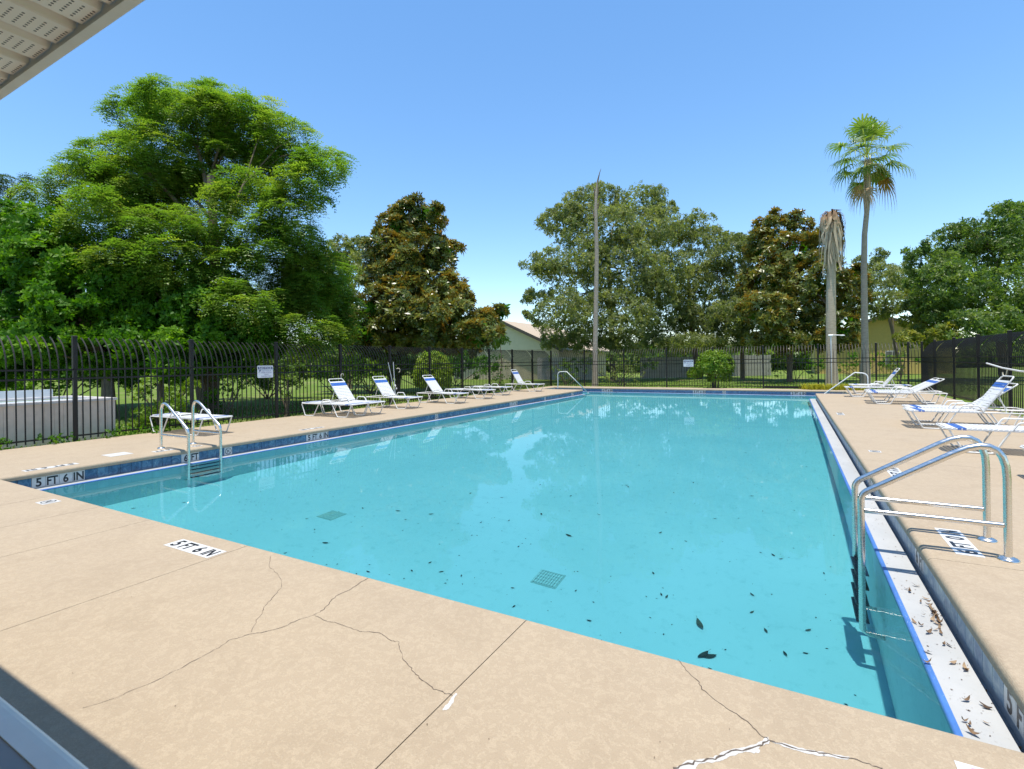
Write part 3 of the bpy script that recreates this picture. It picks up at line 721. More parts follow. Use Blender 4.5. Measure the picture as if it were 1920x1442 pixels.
L_left(793, 12.72, 53, 'raised white lounger with blue band before the pole leaning on the fence', 1)
L_left(880, 14.95, 50, 'raised white lounger with blue band in front of the round clipped shrub', 0)
L_left(930, 17.2, 0, 'flat white lounger just past the round clipped shrub', 0)
L_left(962, 19.3, 0, 'flat white lounger next to the last raised one of the fence row', 0)
L_left(1022, 22.2, 58, 'raised white lounger nearest the far pool corner, in front of the pale house', 0)
def L_right(v_foot, u, deg, label, rot=0.0): lounger(v_foot+LEN/2, u, PI+math.radians(rot), deg, label)
L_right(2.42, 8.05, 0, 'flat white lounger cut by the picture edge beside the big steel ladder')
L_right(2.06, 10.30, 0, 'flat white lounger with blue foot straps, just behind the big steel ladder')
L_right(2.10, 13.32, 56, 'tall raised white lounger with a wide blue band, nearest raised one by the dark fence', 2)
L_right(2.20, 14.12, 38, 'lower raised white lounger close behind the tall raised one by the dark fence', 1)
L_right(2.10, 19.55, 30, 'half-reclined white lounger, front one of the pair before the dark fence', 1)
L_right(2.16, 20.50, 29, 'half-reclined white lounger, rear one of the pair before the dark fence', 0)
L_right(1.75, 22.65, 55, 'upright white lounger in front of the far handrail and tall palm trunk', 0)
lounger(3.05, 24.55, 0, 0, 'flat white lounger farthest away, behind the upright one near the tall palm')

# ------------------------------------------------------------------ signs, hooks, poles, shower
def sign(label, c, ex, n, w, h, lines):
    ex, n = Vector(ex), Vector(n); ey = Vector((0,0,1)); c = Vector(c)
    t = empty('notice_sign', c, label=label, cat='sign'); m = MB(); k = []
    for cx_, cy_, a0 in ((w/2-.03,h/2-.03,0),(-w/2+.03,h/2-.03,90),(-w/2+.03,-h/2+.03,180),(w/2-.03,-h/2+.03,270)):
        for q in range(5): a = math.radians(a0+22.5*q); k.append(ex*(cx_+.03*math.cos(a))+ey*(cy_+.03*math.sin(a)))
    N = len(k); m.add([p-n*.002 for p in k]+[p+n*.002 for p in k], [tuple(range(N, 2*N)), tuple(range(N-1,-1,-1))]+[(i,(i+1)%N,N+(i+1)%N,N+i) for i in range(N)])
    pl = m.build('sign_face', M['sign'], t)
    b = MB(); bar = [ex*(sx*w*.46)+ey*(h*(.30+sy*.11))+n*.0034 for sx, sy in ((-1,-1),(1,-1),(1,1),(-1,1))]; b.add(bar, [(0,1,2,3)]); b.build('header_bar', M['navy'], pl)
    b = MB(); letters(b, 'NOTICE', ex*0+ey*(h*.30)+n*.0048, ex, ey, h*.17, w*.78, .02); b.build('lettering', M['sign'], pl)
    b = MB()
    for i, s in enumerate(lines): letters(b, s, ex*(w*.06)+ey*(h*(.06-.145*i))+n*.0034, ex, ey, h*.085, min(w*.7, w*.052*len(s)), .01)
    b.build('lettering', M['sign_text'], pl)
    b = MB(); q = lambda x, y: ex*(w*x)+ey*(h*y)+n*.0034
    b.add([q(-.42,.12),q(-.30,.14),q(-.27,.05),q(-.38,.02)], [(0,1,2,3)]); b.add([q(-.40,.0),q(-.36,.02),q(-.40,-.08),q(-.43,-.07)], [(0,1,2,3)]); b.build('camera_symbol', M['navy'], pl)
LN = ['THIS AREA IS', 'UNDER 24 HOUR', 'VIDEO', 'SURVEILLANCE']
sign('white sign headed NOTICE on the fence near a post, above the lawn', (VF+.022, 8.75, 1.29), (0,1,0), (1,0,0), .47, .33, LN)
sign('small white notice sign on the far fence beside the round green bush', (-4.70, UF-.022, 1.27), (1,0,0), (0,-1,0), .50, .36, LN)

h = empty('fence_hook', (VF+.04, 11.35, 0), label='cream S-shaped hook hanging on the fence post above the first raised lounger', cat='hook')
m = MB(); m.tube([(.03,0,.82),(.05,.05,.80),(.06,.09,.83),(.06,.09,.90),(.05,.03,.96),(.04,-.02,1.05),(.05,-.02,1.13),(.05,.02,1.17),(.04,.07,1.16),(.04,.08,1.10)], .013, 8); m.build('hook_bar', M['hook'], h)
h = empty('rescue_pole', (VF+.1, 13.6, 0), label='pair of thin white poles tied together leaning on the fence behind a lounger', cat='pole')
for dy, tz in ((-.14, 1.50), (.12, 1.52)):
    m = MB(); m.tube([(.05, .16, .25), (.0, dy, tz)], .012, 8); m.build('pole_tube', M['white_pole'], h)
m = MB(); m.sphere((.05,.15,.66), .035, .035, .05); m.sphere((.06,.20,.56), .03, .03, .035); m.build('cord_knot', M['white_pole'], h)
h = empty('fence_hook', (VF+.05, 13.95, 0), label='cream curved hook on the fence rail beside the leaning poles', cat='hook')
m = MB(); m.tube([(0,0,1.27),(.02,.04,1.29),(.03,.11,1.28),(.03,.14,1.22),(.03,.12,1.16),(.03,.07,1.14)], .013, 8); m.build('hook_bar', M['hook'], h)
h = empty('rescue_pole', (VR-.12, 18.8, 1.25), label='long white pole resting level on hooks along the dark fence', cat='pole')
m = MB(); m.tube([(0,0,0),(.0,-1.2,-.11),(0,-2.4,-.17),(0,-6.0,-.2)], .022, 10); m.build('pole_tube', M['white_pole'], h)
h = empty('fence_hook', (VR-.05, 17.5, 0), label='pale J-shaped hook on the dark fence under the level white pole', cat='hook')
m = MB(); m.tube([(0,0,1.12),(-.02,0,1.0),(-.03,.04,.94),(-.04,.11,.93),(-.05,.17,.97),(-.05,.18,1.03)], .014, 8); m.build('hook_bar', M['hook'], h)
c = at(1559, 721, 23.6); sh = empty('shower_pole', (c.x, c.y, 0), label='slim white pole shower with a T-shaped head in front of the dead palm', cat='shower')
m = MB(); m.tube([(0,0,-.02),(0,0,2.50)], .028, 10); m.tube([(-.10,0,2.50),(.08,0,2.50)], .05, 8); m.build('pole_tube', M['white_pole'], sh)
m = MB(); m.tube([(.08,0,2.52),(.42,.0,2.50)], .02, 8); m.sphere((.46,0,2.49), .10, .05, .035); m.build('shower_head', M['white_pole'], sh)

# ------------------------------------------------------------------ spa tub, houses, board fences
sp = empty('spa_tub', (VF-.42, 5.44, 0), label='beige panelled spa tub with grey rim and pale shell behind the fence', cat='spa tub')
L_, D_, H_ = 3.0, 2.15, .80
for k in range(20):
    m = MB(); m.cbox(-.02, .0, -L_+L_*k/20+.002, -L_+L_*(k+1)/20-.002, -.06, H_-.05, .0); m.build('side_panel', M['spa_wall'], sp)
for k in range(14):
    m = MB(); m.box(-D_*(k+1)/14+.002, -D_*k/14-.002, -.02, 0.0, -.06, H_-.05); o = m.build('side_panel', M['spa_wall'], sp); o.location = (-.02, .0, 0)
m = MB()
m.box(-D_-.05, .03, -L_-.03, -L_+.22, H_-.05, H_); m.box(-D_-.05, .03, -.20, .03, H_-.05, H_); m.box(-.24, .03, -L_+.22, -.20, H_-.05, H_); m.box(-D_-.05, -D_+.2, -L_+.22, -.20, H_-.05, H_)
m.build('rim', M['spa_rim'], sp)
m = MB(); x0, x1, y0, y1 = -D_+.2, -.24, -L_+.22, -.2
m.add([(x0,y0,H_-.06),(x1,y0,H_-.06),(x1,y1,H_-.06),(x0,y1,H_-.06),(x0+.2,y0+.2,.15),(x1-.2,y0+.2,.15),(x1-.2,y1-.2,.15),(x0+.2,y1-.2,.15)], [(4,5,6,7),(0,4,7,3),(1,0,3,2)[::-1] if 0 else (0,1,5,4),(1,2,6,5),(2,3,7,6)])
m.box(-D_-.08, -D_+.02, -L_+.1, -.35, H_, H_+.17); m.cbox(-D_-.1, -D_+.1, -L_+.4, -L_+.9, H_+.02, H_+.2, .04); m.build('shell', M['spa_shell'], sp)

def gable(name, label, c, w, d, hw, hr, wall, gab, rot=0.0, win=()):
    "house with its gable end facing -y, ridge along +y"
    t = empty(name, c, rot, label=label, cat='house')
    m = MB(); m.box(-w/2, w/2, 0, d, -.3, hw); m.build('wall', M[wall], t)
    m = MB(); m.add([(-w/2,.0,hw+.002),(w/2,.0,hw+.002),(0,.0,hr)], [(0,1,2)]); m.build('gable_end', M[gab], t)
    r = MB(); e = .35; k = (hr-hw)/(w/2)
    for s in (-1, 1):
        q = [(0, -e, hr+.06), (0, d+e, hr+.06), (s*(w/2+.5), d+e, hw-.5*k+.06), (s*(w/2+.5), -e, hw-.5*k+.06)]
        q2 = [(x, y, z+.10) for x, y, z in q]; f = [(0,1,2,3),(7,6,5,4),(0,4,5,1),(1,5,6,2),(2,6,7,3),(3,7,4,0)]
        r.add(q+q2, f if s > 0 else [x[::-1] for x in f])
    ro = r.build('roof', M['shingle'], t)
    tr = MB()
    for s in (-1, 1):
        q = [(0, -e-.04, hr-.10), (s*(w/2+.5), -e-.04, hw-.5*k-.10), (s*(w/2+.5), -e-.04, hw-.5*k+.17), (0, -e-.04, hr+.17)]
        tr.add(q+[(x, y+.035, z) for x, y, z in q], [(0,1,2,3),(7,6,5,4),(0,4,5,1),(1,5,6,2),(2,6,7,3),(3,7,4,0)])
    tr.build('barge_board', M['trim'], ro)
    for x0, x1, z0_, z1_ in win:
        fm = MB(); fm.box(x0-.07, x1+.07, -.06, -.001, z0_-.07, z1_+.07); fo = fm.build('window', M['alu'], t)
        pn = MB(); pn.box(x0, (x0+x1)/2-.02, -.075, -.061, z0_, z1_); pn.box((x0+x1)/2+.02, x1, -.075, -.061, z0_, z1_); pn.build('pane', M['glass'], fo)
    return t
p = at(943, 603, 44); q = at(1055, 660, 44)
hw_ = 7.2
gable('gable_house', 'pale green gable house with tan shingle roof beyond the far fence corner', (p.x, p.y, -.05), 2*5.3, 12, 2.55, p.z, 'siding_tan', 'siding')
p = at(1652, 592, 46)
gable('gable_house', 'mustard yellow gable house behind the palms', (p.x, p.y, -.05), 2*5.2, 12, 3.05, p.z, 'siding_yellow', 'siding_yellow', 0,
      [(.35, 1.25, .9, 2.0)])
brd = MB(); brd.cbox(-.07, .07, -.012, .012, 0, 1, .0); brd_me = brd.mesh('board', M['wood'])
def boards(label, a, b, h, gap=.012):
    a, b = Vector(a), Vector(b); L = (b-a).length; n = int(L/(.14+gap)); d = (b-a)/L
    t = empty('board_fence', (a.x, a.y, 0), math.atan2(d.y, d.x), label=label, cat='fence')
    for k in range(n):
        o = link('board', brd_me, t); o.location = ((k+.5)*L/n, random.uniform(-.006, .006), .02); o.scale = (1, 1, h*random.uniform(.985, 1.015)); o.rotation_euler = (0, random.uniform(-.006, .006), 0)
    m = MB(); m.box(0, L, .014, .05, .3, .38); m.box(0, L, .014, .05, h-.4, h-.32); m.build('cross_rail', M['wood'], t)
def bx(px, d): q = at(px, 700, d); return (q.x, q.y, 0)
boards('weathered grey board fence beside the pale gable house', bx(1008, 40), bx(1110, 38.5), 1.75)
boards('weathered grey board fence behind the small notice sign', bx(1200, 40), bx(1300, 41), 1.65)
boards('weathered grey board fence behind the round green bush', bx(1345, 41.5), bx(1446, 43), 1.75)

# ------------------------------------------------------------------ foliage
def norm(a): return a/np.maximum(np.linalg.norm(a, axis=-1, keepdims=True), 1e-9)
def frames(out, up_bias, jitter, n):
    "random rotation matrices whose x axis follows OUT"
    x = norm(out + rng.normal(0, jitter, (n, 3)))
    u = np.tile([0, 0, 1.0], (n, 1)) + rng.normal(0, up_bias, (n, 3))
    y = norm(np.cross(u, x)); z = np.cross(x, y)
    return np.stack([x, y, z], axis=2)
def scatter(tpl, R, s, P):
    "copies of a template (q, k, 3) at many places -> vertices (n*q*k, 3)"
    V = np.einsum('nij,qkj->nqki', R, tpl)*s[:, None, None, None] + P[:, None, None, :]
    return V.reshape(-1, 3)
def t_frond(pairs=9, droop=.45, wl=.24, ww=.055):
    q = []
    for i in range(pairs):
        t = .12+.88*i/(pairs-1); x = t; z = -droop*t*t; l = wl*(1-.55*abs(t-.45)/.55)
        for s in (-1, 1):
            b = np.array([x, 0, z]); d = np.array([.45*l, s*l, -.22*l]); w = np.array([ww/2, 0, -droop*t*ww/2])
            q.append([b-w*.5, b+d*.5-w, b+d, b+d*.5+w])
    return np.array(q)
def t_whorl(n, ln, wd, rise, base=.0, jit=.25):
    q = []
    for i in range(n):
        a = 2*PI*i/n+rng.uniform(-.3, .3); e = rise+rng.uniform(-jit, jit); l = ln*rng.uniform(.75, 1.15); x0 = rng.uniform(-.5, .3)*base
        d = np.array([math.sin(e), math.cos(e)*math.cos(a), math.cos(e)*math.sin(a)]); s = norm(np.cross(d, [1, .2, .1]+rng.normal(0, .3, 3)))
        b = np.array([x0, 0, 0]); dr = np.array([-.12*l, 0, 0])
        q.append([b, b+d*l*.5+s*wd/2, b+d*l+dr, b+d*l*.5-s*wd/2])
    return np.array(q)
def blob_points(blobs, per_m2, sub, shell=.55, low=.35):
    "points and outward normals on lumpy ellipsoids; blobs: (centre, rx, ry, rz)"
    Ps, Ns, Ts = [], [], []
    for c, rx, ry, rz in blobs:
        R = np.array([rx, ry, rz]); area = 4*PI*((rx*ry)**1.6/3+(rx*rz)**1.6/3+(ry*rz)**1.6/3)**(1/1.6)
        k = max(5, int(area*sub)); d = norm(rng.normal(0, 1, (k, 3))); d = d[(d[:, 2] > -.55) | (rng.random(k) < low)]
        k = len(d); sc = np.array(c)+d*R*rng.uniform(.72, 1.06, (k, 1)); sr = .30*(rx*ry*rz)**(1/3)*rng.uniform(.6, 1.35, k)+.12
        st = rng.uniform(0, 1, k)
        n = max(8, int(area*per_m2)); w = sr**2/np.sum(sr**2); idx = rng.choice(k, n, p=w)
        e = norm(rng.normal(0, 1, (n, 3)) + d[idx]*.7 + np.array([0, 0, .35])); rad = sr[idx]*rng.uniform(shell, 1.0, n)
        Ps.append(sc[idx]+e*rad[:, None]*np.array([1.15, 1.15, .85])); Ns.append(norm(e*.7+d[idx]*.5)); Ts.append(st[idx])
    return np.concatenate(Ps), np.concatenate(Ns), np.concatenate(Ts)
def px_blobs(lst, d, thick=.8, dj=.12, dome=0.0):
    "dome: how much nearer the lowest clumps stand than the topmost"
    out = []; ys = [b[1] for b in lst]; y0, y1 = min(ys), max(max(ys), min(ys)+1)
    for b in lst:
        px, py, rx, ry = b[:4]; dd = d + (b[4] if len(b) > 4 else 0) + rng.uniform(-dj, dj)*d*.12 + dome*(.5-(py-y0)/(y1-y0))
        k = dd/F_PX; out.append((at(px, py, dd), rx*k, rx*k*thick, ry*k))
    return out
def inner(parent, blobs, mat, tpl, size, per):
    "bigger leaves deep inside the crown"
    P, N = [], []
    for c, rx, ry, rz in blobs:
        n = max(6, int(per*(rx*ry+rx*rz+ry*rz)*2)); d = norm(rng.normal(0, 1, (n, 3))); P.append(np.array(c)+d*np.array([rx, ry, rz])*(.62*rng.random((n, 1))**.4)); N.append(d)
    P = np.concatenate(P); N = np.concatenate(N); n = len(P); R = frames(N, .5, .6, n)
    V = scatter(tpl, R, size*rng.uniform(.7, 1.3, n), P); t = np.repeat(rng.uniform(0, .5, n), tpl.shape[0]*4)  # darker tints only: shade inside the crown put into the leaf colour
    link('inner_foliage', bulk('inner_foliage', V, np.arange(len(V)).reshape(-1, 4), M[mat], t), parent)
def crown(name, blobs, mat, parent, tpl, size, per, sub, out_bias=.4, jitter=.35, sj=.3, shell=.5, kind=None, low=.35, up=.25, lift=0.0):
    P, N, T_ = blob_points(blobs, per, sub, shell, low); n = len(P); tpls = tpl if isinstance(tpl, list) else [tpl]
    ch = rng.integers(0, len(tpls), n); Vs, Ts, off = [], [], 0
    for i, tp in enumerate(tpls):
        k = ch == i; m = int(k.sum())
        if not m: continue
        out = N[k]*out_bias+np.array([0, 0, lift]); R = frames(out, up, jitter, m); s = size*(1+rng.uniform(-sj, sj, m))
        Vs.append(scatter(tp, R, s, P[k])); Ts.append(np.repeat(np.clip(T_[k]*.6+rng.uniform(0, .45, m), 0, 1), tp.shape[0]*tp.shape[1]))
    V = np.concatenate(Vs); t = np.concatenate(Ts); Q = np.arange(len(V)).reshape(-1, 4)
    return link(name, bulk(name, V, Q, M[mat], t), parent, kind=kind)
def limbs(parent, base, r0, top, blobs, mat, n_main=6, name='trunk', every=1, lean=.0):
    base, top = Vector(base), Vector(top); m = MB()
    mid = base.lerp(top, .5)+Vector((random.uniform(-.2, .2), random.uniform(-.2, .2), 0))
    m.tube([base-Vector((0,0,.3)), base+Vector((0,0,.05)), base.lerp(mid, .5), mid, top], [r0*1.5, r0*1.2, r0, r0*.8, r0*.5], 9)
    m.build(name, M[mat], parent)
    b = MB()
    for i, (c, rx, ry, rz) in enumerate(blobs):
        if i % every or rz < 22*.038*.9*(1 if every == 2 else 0): continue
        s = base.lerp(top, random.uniform(.35, .95)); c = Vector(c); L = (c-s).length
        k = s.lerp(c, .5)+Vector((random.uniform(-.1, .1)*L, random.uniform(-.1, .1)*L, .10*L))
        pts = [s.lerp(k, .0), s.lerp(k, .5)+Vector((0,0,.03*L)), k, k.lerp(c, .6), c+Vector((0,0,rz*.4))]
        rr = r0*random.uniform(.28, .42); b.tube(pts, [rr, rr*.8, rr*.6, rr*.4, rr*.15], 6)
        for q in range(3):
            e = c+Vector((random.uniform(-1, 1)*rx, random.uniform(-1, 1)*ry, random.uniform(-.2, .8)*rz)); b.tube([k, k.lerp(e, .6)+Vector((0,0,.05*L)), e], [rr*.4, rr*.25, rr*.08], 5)
    b.build('limb', M[mat], parent)
def tree(name, label, cat, px, py, d, **kw):
    p = at(px, py, d); t = empty(name, (0,0,0), label=label, cat=cat, **kw); return t, Vector((p.x, p.y, -.05))

HW_ = [t_whorl(8, .13, .055, .55, .12), t_whorl(7, .15, .06, .3, .16), t_whorl(9, .12, .05, .8, .1)]
FR_ = [t_frond(5, .6, .36, .13), t_frond(5, .9, .34, .13), t_frond(5, .35, .36, .12)]
def fern_crown(parent, blobs, per, sub, size=.62, mat='fern', name='crown', nf=5):
    "sprays of drooping feathery fronds"
    P, N, T_ = blob_points(blobs, per, sub, .45, .9); n = len(P); Vs, Ts = [], []
    for f in range(nf):
        a = rng.uniform(0, 2*PI, n); side = np.stack([np.cos(a), np.sin(a), rng.uniform(-.25, .35, n)], 1)
        out = N*np.array([.75, .75, .35])+side*.95; R = frames(out, .18, .12, n); tp = FR_[f % 3]
        Vs.append(scatter(tp, R, size*rng.uniform(.65, 1.2, n), P)); Ts.append(np.repeat(np.clip(T_*.65+rng.uniform(0, .4, n), 0, 1), tp.shape[0]*4))
    V = np.concatenate(Vs); t = np.concatenate(Ts)
    return link(name, bulk(name, V, np.arange(len(V)).reshape(-1, 4), M[mat], t), parent)

# the big feathery tree
FERN = [(335,200,85,45),(250,188,55,38),(430,212,75,42),(500,228,65,45),(555,262,60,45),(612,292,42,36),(590,335,48,30),(300,268,90,50),(415,290,80,45),
 (498,320,60,42),(190,272,60,36),(125,278,38,22),(165,338,80,36),(95,362,45,28),(255,340,80,42),(365,352,80,42),(462,372,70,42),(548,395,52,36),(185,410,80,38),
 (290,422,80,38),(395,432,75,40),(500,438,65,36),(575,452,42,40),(220,472,65,30),(130,462,45,26),(330,490,65,34),(440,500,52,32),(590,500,40,36),(632,548,40,36),(560,560,55,36),
 (455,570,60,34),(648,608,34,28),(590,610,52,34),(668,520,20,24),(505,620,50,24),(640,300,22,22),(640,505,34,28),(600,545,44,34),(660,565,30,30),(560,525,36,26),(622,595,40,32),(520,575,40,30),(672,605,22,26),(570,480,40,30),(400,178,45,25,.4),(300,160,40,16)]
t, base = tree('feathery_tree', 'big bright green feathery-leaved tree spreading over the fence, tallest leafy crown', 'tree', 392, 745, 17)
FERN = [(365+(x-365)*.925+random.uniform(-14, 14), y+24*(1-(y-180)/450)+random.uniform(-12, 12), rx*.80, ry*1.10, (q[0] if q else 0)+max(0, x-480)/190*3.6*min(1, max(0, y-330)/180)) for x, y, rx, ry, *q in FERN for k in (0, 1) if k == 0 or random.random() < .35]
bl = px_blobs(FERN, 17.2, .9, .6, 3.8)
limbs(t, base, .24, at(395, 330, 17.2), bl, 'bark', every=2)
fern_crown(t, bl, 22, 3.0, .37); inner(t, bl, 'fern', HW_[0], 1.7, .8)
t, base = tree('feathery_tree', 'dark feathery tree partly hidden behind the bright one, cut by the picture edge', 'tree', -25, 700, 25)
bl = px_blobs([(25,345,24,13),(2,372,20,12),(36,396,14,9),(-25,410,34,20),(8,428,18,12),(50,345,10,8),(-60,470,50,50),(5,405,12,8)], 25, .8)
limbs(t, base, .22, at(-10, 420, 25), bl, 'bark'); fern_crown(t, bl, 14, 2.6, .42, 'fern_dark')
# broad-leaved trees and hedge under it
HW_ = [t_whorl(8, .13, .055, .55, .12), t_whorl(7, .15, .06, .3, .16), t_whorl(9, .12, .05, .8, .1)]
t, base = tree('broadleaf_tree', 'bright green glossy broad-leaved tree with a low branching trunk behind the spa tub', 'tree', 205, 790, 14.6)
bl = px_blobs([(55,440,70,45),(20,500,70,48),(105,500,70,50),(60,560,75,45),(140,570,70,48),(15,610,70,40),(110,625,80,36),(180,600,50,40),(-60,560,60,90),(60,660,75,26),(0,690,50,30),(150,660,50,24),(-70,660,50,50)], 15.3, .75, .4, 1.6)
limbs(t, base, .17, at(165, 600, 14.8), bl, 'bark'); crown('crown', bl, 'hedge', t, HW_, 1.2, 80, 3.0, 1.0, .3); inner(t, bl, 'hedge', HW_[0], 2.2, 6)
t, base = tree('broadleaf_tree', 'dark glossy broad-leaved tree with two trunks behind the fence post, under the feathery crown', 'tree', 385, 770, 15.5)
bl = px_blobs([(235,545,60,50),(300,590,75,45),(372,598,62,45),(432,628,55,34),(250,640,70,34),(340,650,70,30),(420,670,50,24),(488,645,42,28),(290,530,50,30,1.2),(400,545,60,40,1.5),(210,680,40,24),(300,690,45,22),(200,600,50,40,1.0),(350,700,40,16)], 15.6, .75, .3, 1.6)
limbs(t, base, .15, at(375, 600, 15.6), bl, 'bark', every=2)
m = MB(); q = at(300, 775, 15.2); m.tube([Vector((q.x,q.y,-.2)), Vector((q.x+.1,q.y,.7)), at(290, 650, 15.3)], [.12,.10,.07], 8); m.build('trunk', M['bark'], t)
crown('crown', bl, 'hedge', t, HW_, 1.15, 80, 3.0, 1.0, .3); inner(t, bl, 'hedge', HW_[0], 2.2, 6)
# shrubs just behind the left fence
BS = [t_whorl(8, .075, .04, .5, .08), t_whorl(9, .065, .035, .3, .1)]
def shrub(name, label, cat, lst, d, mat, size=1.0, per=60, sub=5, tpl=None, stems=True, thick=.9, **kw):
    t = empty(name, (0,0,0), label=label, cat=cat, **kw); bl = px_blobs(lst, d, thick, .1)
    if stems:
        m = MB(); c = sum((Vector(b[0]) for b in bl), Vector())/len(bl)
        for b in bl[:6]: m.tube([(c.x+random.uniform(-.1,.1), c.y+random.uniform(-.1,.1), -.1), (c.x*.5+b[0].x*.5, c.y*.5+b[0].y*.5, max(.1, b[0].z*.5)), tuple(b[0])], [.03,.022,.01], 5)
        m.build('stem', M['bark'], t)
    crown('foliage', bl, mat, t, tpl or BS, size, per, sub, 1.0, .35); return t
shrub('leafy_shrub', 'yellow-green leafy shrub behind the fence above the lounger by the first ladder', 'shrub', [(300,735,38,24),(275,765,28,26),(330,760,30,26),(300,785,45,20),(345,735,18,20),(265,735,16,14)], 12.9, 'lime', 1.15, 50)
shrub('leafy_shrub', 'shaded green shrub beside the trunk, left of the notice sign', 'shrub', [(440,710,26,20),(415,735,26,24),(462,700,20,20),(395,755,20,18)], 15.5, 'hedge', .8, 50)
shrub('leafy_shrub', 'dark drooping branch of leaves hanging by the fence post below the notice sign', 'shrub', [(540,700,20,22),(548,728,18,18),(535,745,12,10),(520,715,12,14)], 14.6, 'oak_deep', .8, 45)
shrub('leafy_shrub', 'shrub in dappled light behind the crook-shaped hook', 'shrub', [(665,690,24,26),(650,715,22,20),(690,700,20,26),(620,700,20,24),(600,715,18,14)], 19, 'lime', 1.0, 40)
# clipped dome: a tight skin of small leaves
def dome(label, c, rx, rz, z0, mat, n, name='clipped_shrub', leaf_s=.07, lobes=()):
    t = empty(name, (c[0], c[1], 0), label=label, cat='shrub'); P, N = [], []
    for (ox, oy, oz, ax, az, share) in [(0,0,0,rx,rz,1.0)]+list(lobes):
        k = int(n*share); d = norm(rng.normal(0, 1, (k, 3))); d[:, 2] = np.where(d[:, 2] < -.5, -d[:, 2], d[:, 2])
        lump = 1+.10*np.sin(d[:, 0]*9+1)*np.sin(d[:, 1]*8)*np.sin(d[:, 2]*7+2)
        P.append(np.array([ox, oy, oz+z0])+d*np.array([ax, ax, az])*(lump*rng.uniform(.86, 1.02, k))[:, None]); N.append(d)
    P = np.concatenate(P); N = np.concatenate(N); n = len(P); tp = t_whorl(4, 1.0, .6, .5, .3)
    R = frames(N, .3, .75, n); V = scatter(tp, R, leaf_s*rng.uniform(.7, 1.2, n), P); tt = np.repeat(rng.uniform(0, 1, n), tp.shape[0]*4)
    link('foliage', bulk('foliage', V, np.arange(len(V)).reshape(-1, 4), M[mat], tt), t)
    m = MB(); m.tube([(0,0,-.2),(0.03,0,z0)], [.06,.04], 6); m.tube([(.1,0,-.2),(.25,.1,z0)], [.04,.02], 5); m.tube([(-.1,0,-.2),(-.25,.05,z0)], [.04,.02], 5); m.build('stem', M['bark'], t); return t
q = at(820, 700, 21.6); dome('round clipped lime green shrub behind the fence of the lounger row', (q.x-.25, q.y, 0), .82, 1.02, .92, 'lime_light', 5200)
q = at(1338, 700, 25.6); dome('round green bush in front of the far board fence, next to the small notice sign', (q.x, q.y+.5, 0), .92, .80, 1.12, 'lime', 3600, 'round_bush', .085, [(-.95,-.1,-.42,.38,.34,.18),(.2,0,-.55,.6,.5,.2)])
# magnolias
MG = [t_whorl(9, .24, .085, .35, .15, .3), t_whorl(8, .22, .08, .7, .12, .3), t_whorl(8, .26, .09, .1, .2, .3)]
t, base = tree('magnolia_tree', 'bronze-leaved magnolia tree with a tapering crown beside the feathery tree', 'tree', 745, 700, 27)
bl = px_blobs([(775,405,36,26),(742,430,32,28),(800,432,36,32),(715,470,36,34),(765,480,55,40),(828,478,36,36),(735,528,45,38),(790,540,62,42),(745,500,40,40,-1.0),(755,565,46,40,-.6),(800,600,50,36,-.6),(848,555,38,32),(712,580,40,38),(775,600,70,38),(690,620,34,30),(850,600,45,30),(895,622,38,28),(925,592,20,16),(903,604,24,18),(944,582,9,8),(700,645,50,18),(790,640,60,18),(870,645,45,14),(760,395,22,14),(808,395,20,14)], 27, .8, .4, 3.2)
limbs(t, base, .13, at(765, 470, 27.5), bl, 'bark', every=2); crown('crown', bl, 'magnolia', t, MG, 1.12, 30, 1.9, .6, .35, lift=.35); inner(t, bl, 'hedge', HW_[0], 3.0, 2.5)
t, base = tree('magnolia_tree', 'bronze-tipped magnolia tree behind the dead palm', 'tree', 1480, 690, 33)
bl = px_blobs([(1448,420,24,20),(1490,428,24,22),(1438,462,34,28),(1488,475,40,34),(1532,470,30,34),(1452,530,52,42),(1525,535,48,44),(1438,590,45,40),(1505,600,58,40),(1580,560,32,44),(1582,612,24,28),(1455,640,55,16),(1545,640,50,16),(1600,520,18,26)], 33, .8, .4, 3.2)
limbs(t, base, .15, at(1485, 500, 33.5), bl, 'bark', every=2); crown('crown', bl, 'magnolia', t, MG, 1.15, 26, 1.7, .6, .35, lift=.3); inner(t, bl, 'hedge', HW_[0], 3.0, 2.2)
# live oaks
OK_ = [t_whorl(8, .13, .05, .4, .22), t_whorl(9, .12, .045, .7, .2), t_whorl(8, .14, .05, .2, .24)]
def oak(label, lst, d, base_px, top_px, mat='oak', per=1.0, size=1.0, r=.28, sub=1.0, name='oak_tree', dome=5.0, **kw):
    t, base = tree(name, label, 'tree', base_px, 690, d); bl = px_blobs(lst, d, .75, .4, dome)
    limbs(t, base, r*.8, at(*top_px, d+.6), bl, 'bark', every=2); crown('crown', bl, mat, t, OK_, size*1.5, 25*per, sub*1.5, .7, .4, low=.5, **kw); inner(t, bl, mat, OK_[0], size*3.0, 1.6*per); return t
oak('large grey-green oak tree behind the bare palm trunk', [(1095,392,46,34),(1132,368,28,22),(1192,388,48,34),(1052,425,40,32),(1128,440,66,48),(1215,440,52,44),(1015,498,32,24),(1075,505,60,48),(1165,520,72,56),(1008,558,26,22),(1052,588,50,42),(1140,596,74,46),(1215,540,44,60),(1100,640,56,18),(1000,590,18,16),(1178,640,46,16),(1045,640,30,16),(1060,395,22,18),(1240,400,26,20)], 38, 1150, (1140, 470))
oak('middle oak tree with sky gaps in the grey-green group, behind the far fence', [(1262,440,40,34),(1302,428,38,26),(1330,462,38,34),(1262,520,54,46),(1320,545,54,46),(1252,600,60,38),(1318,612,54,34),(1370,600,34,40),(1290,645,60,12),(1230,640,30,14)], 40, 1310, (1290, 520))
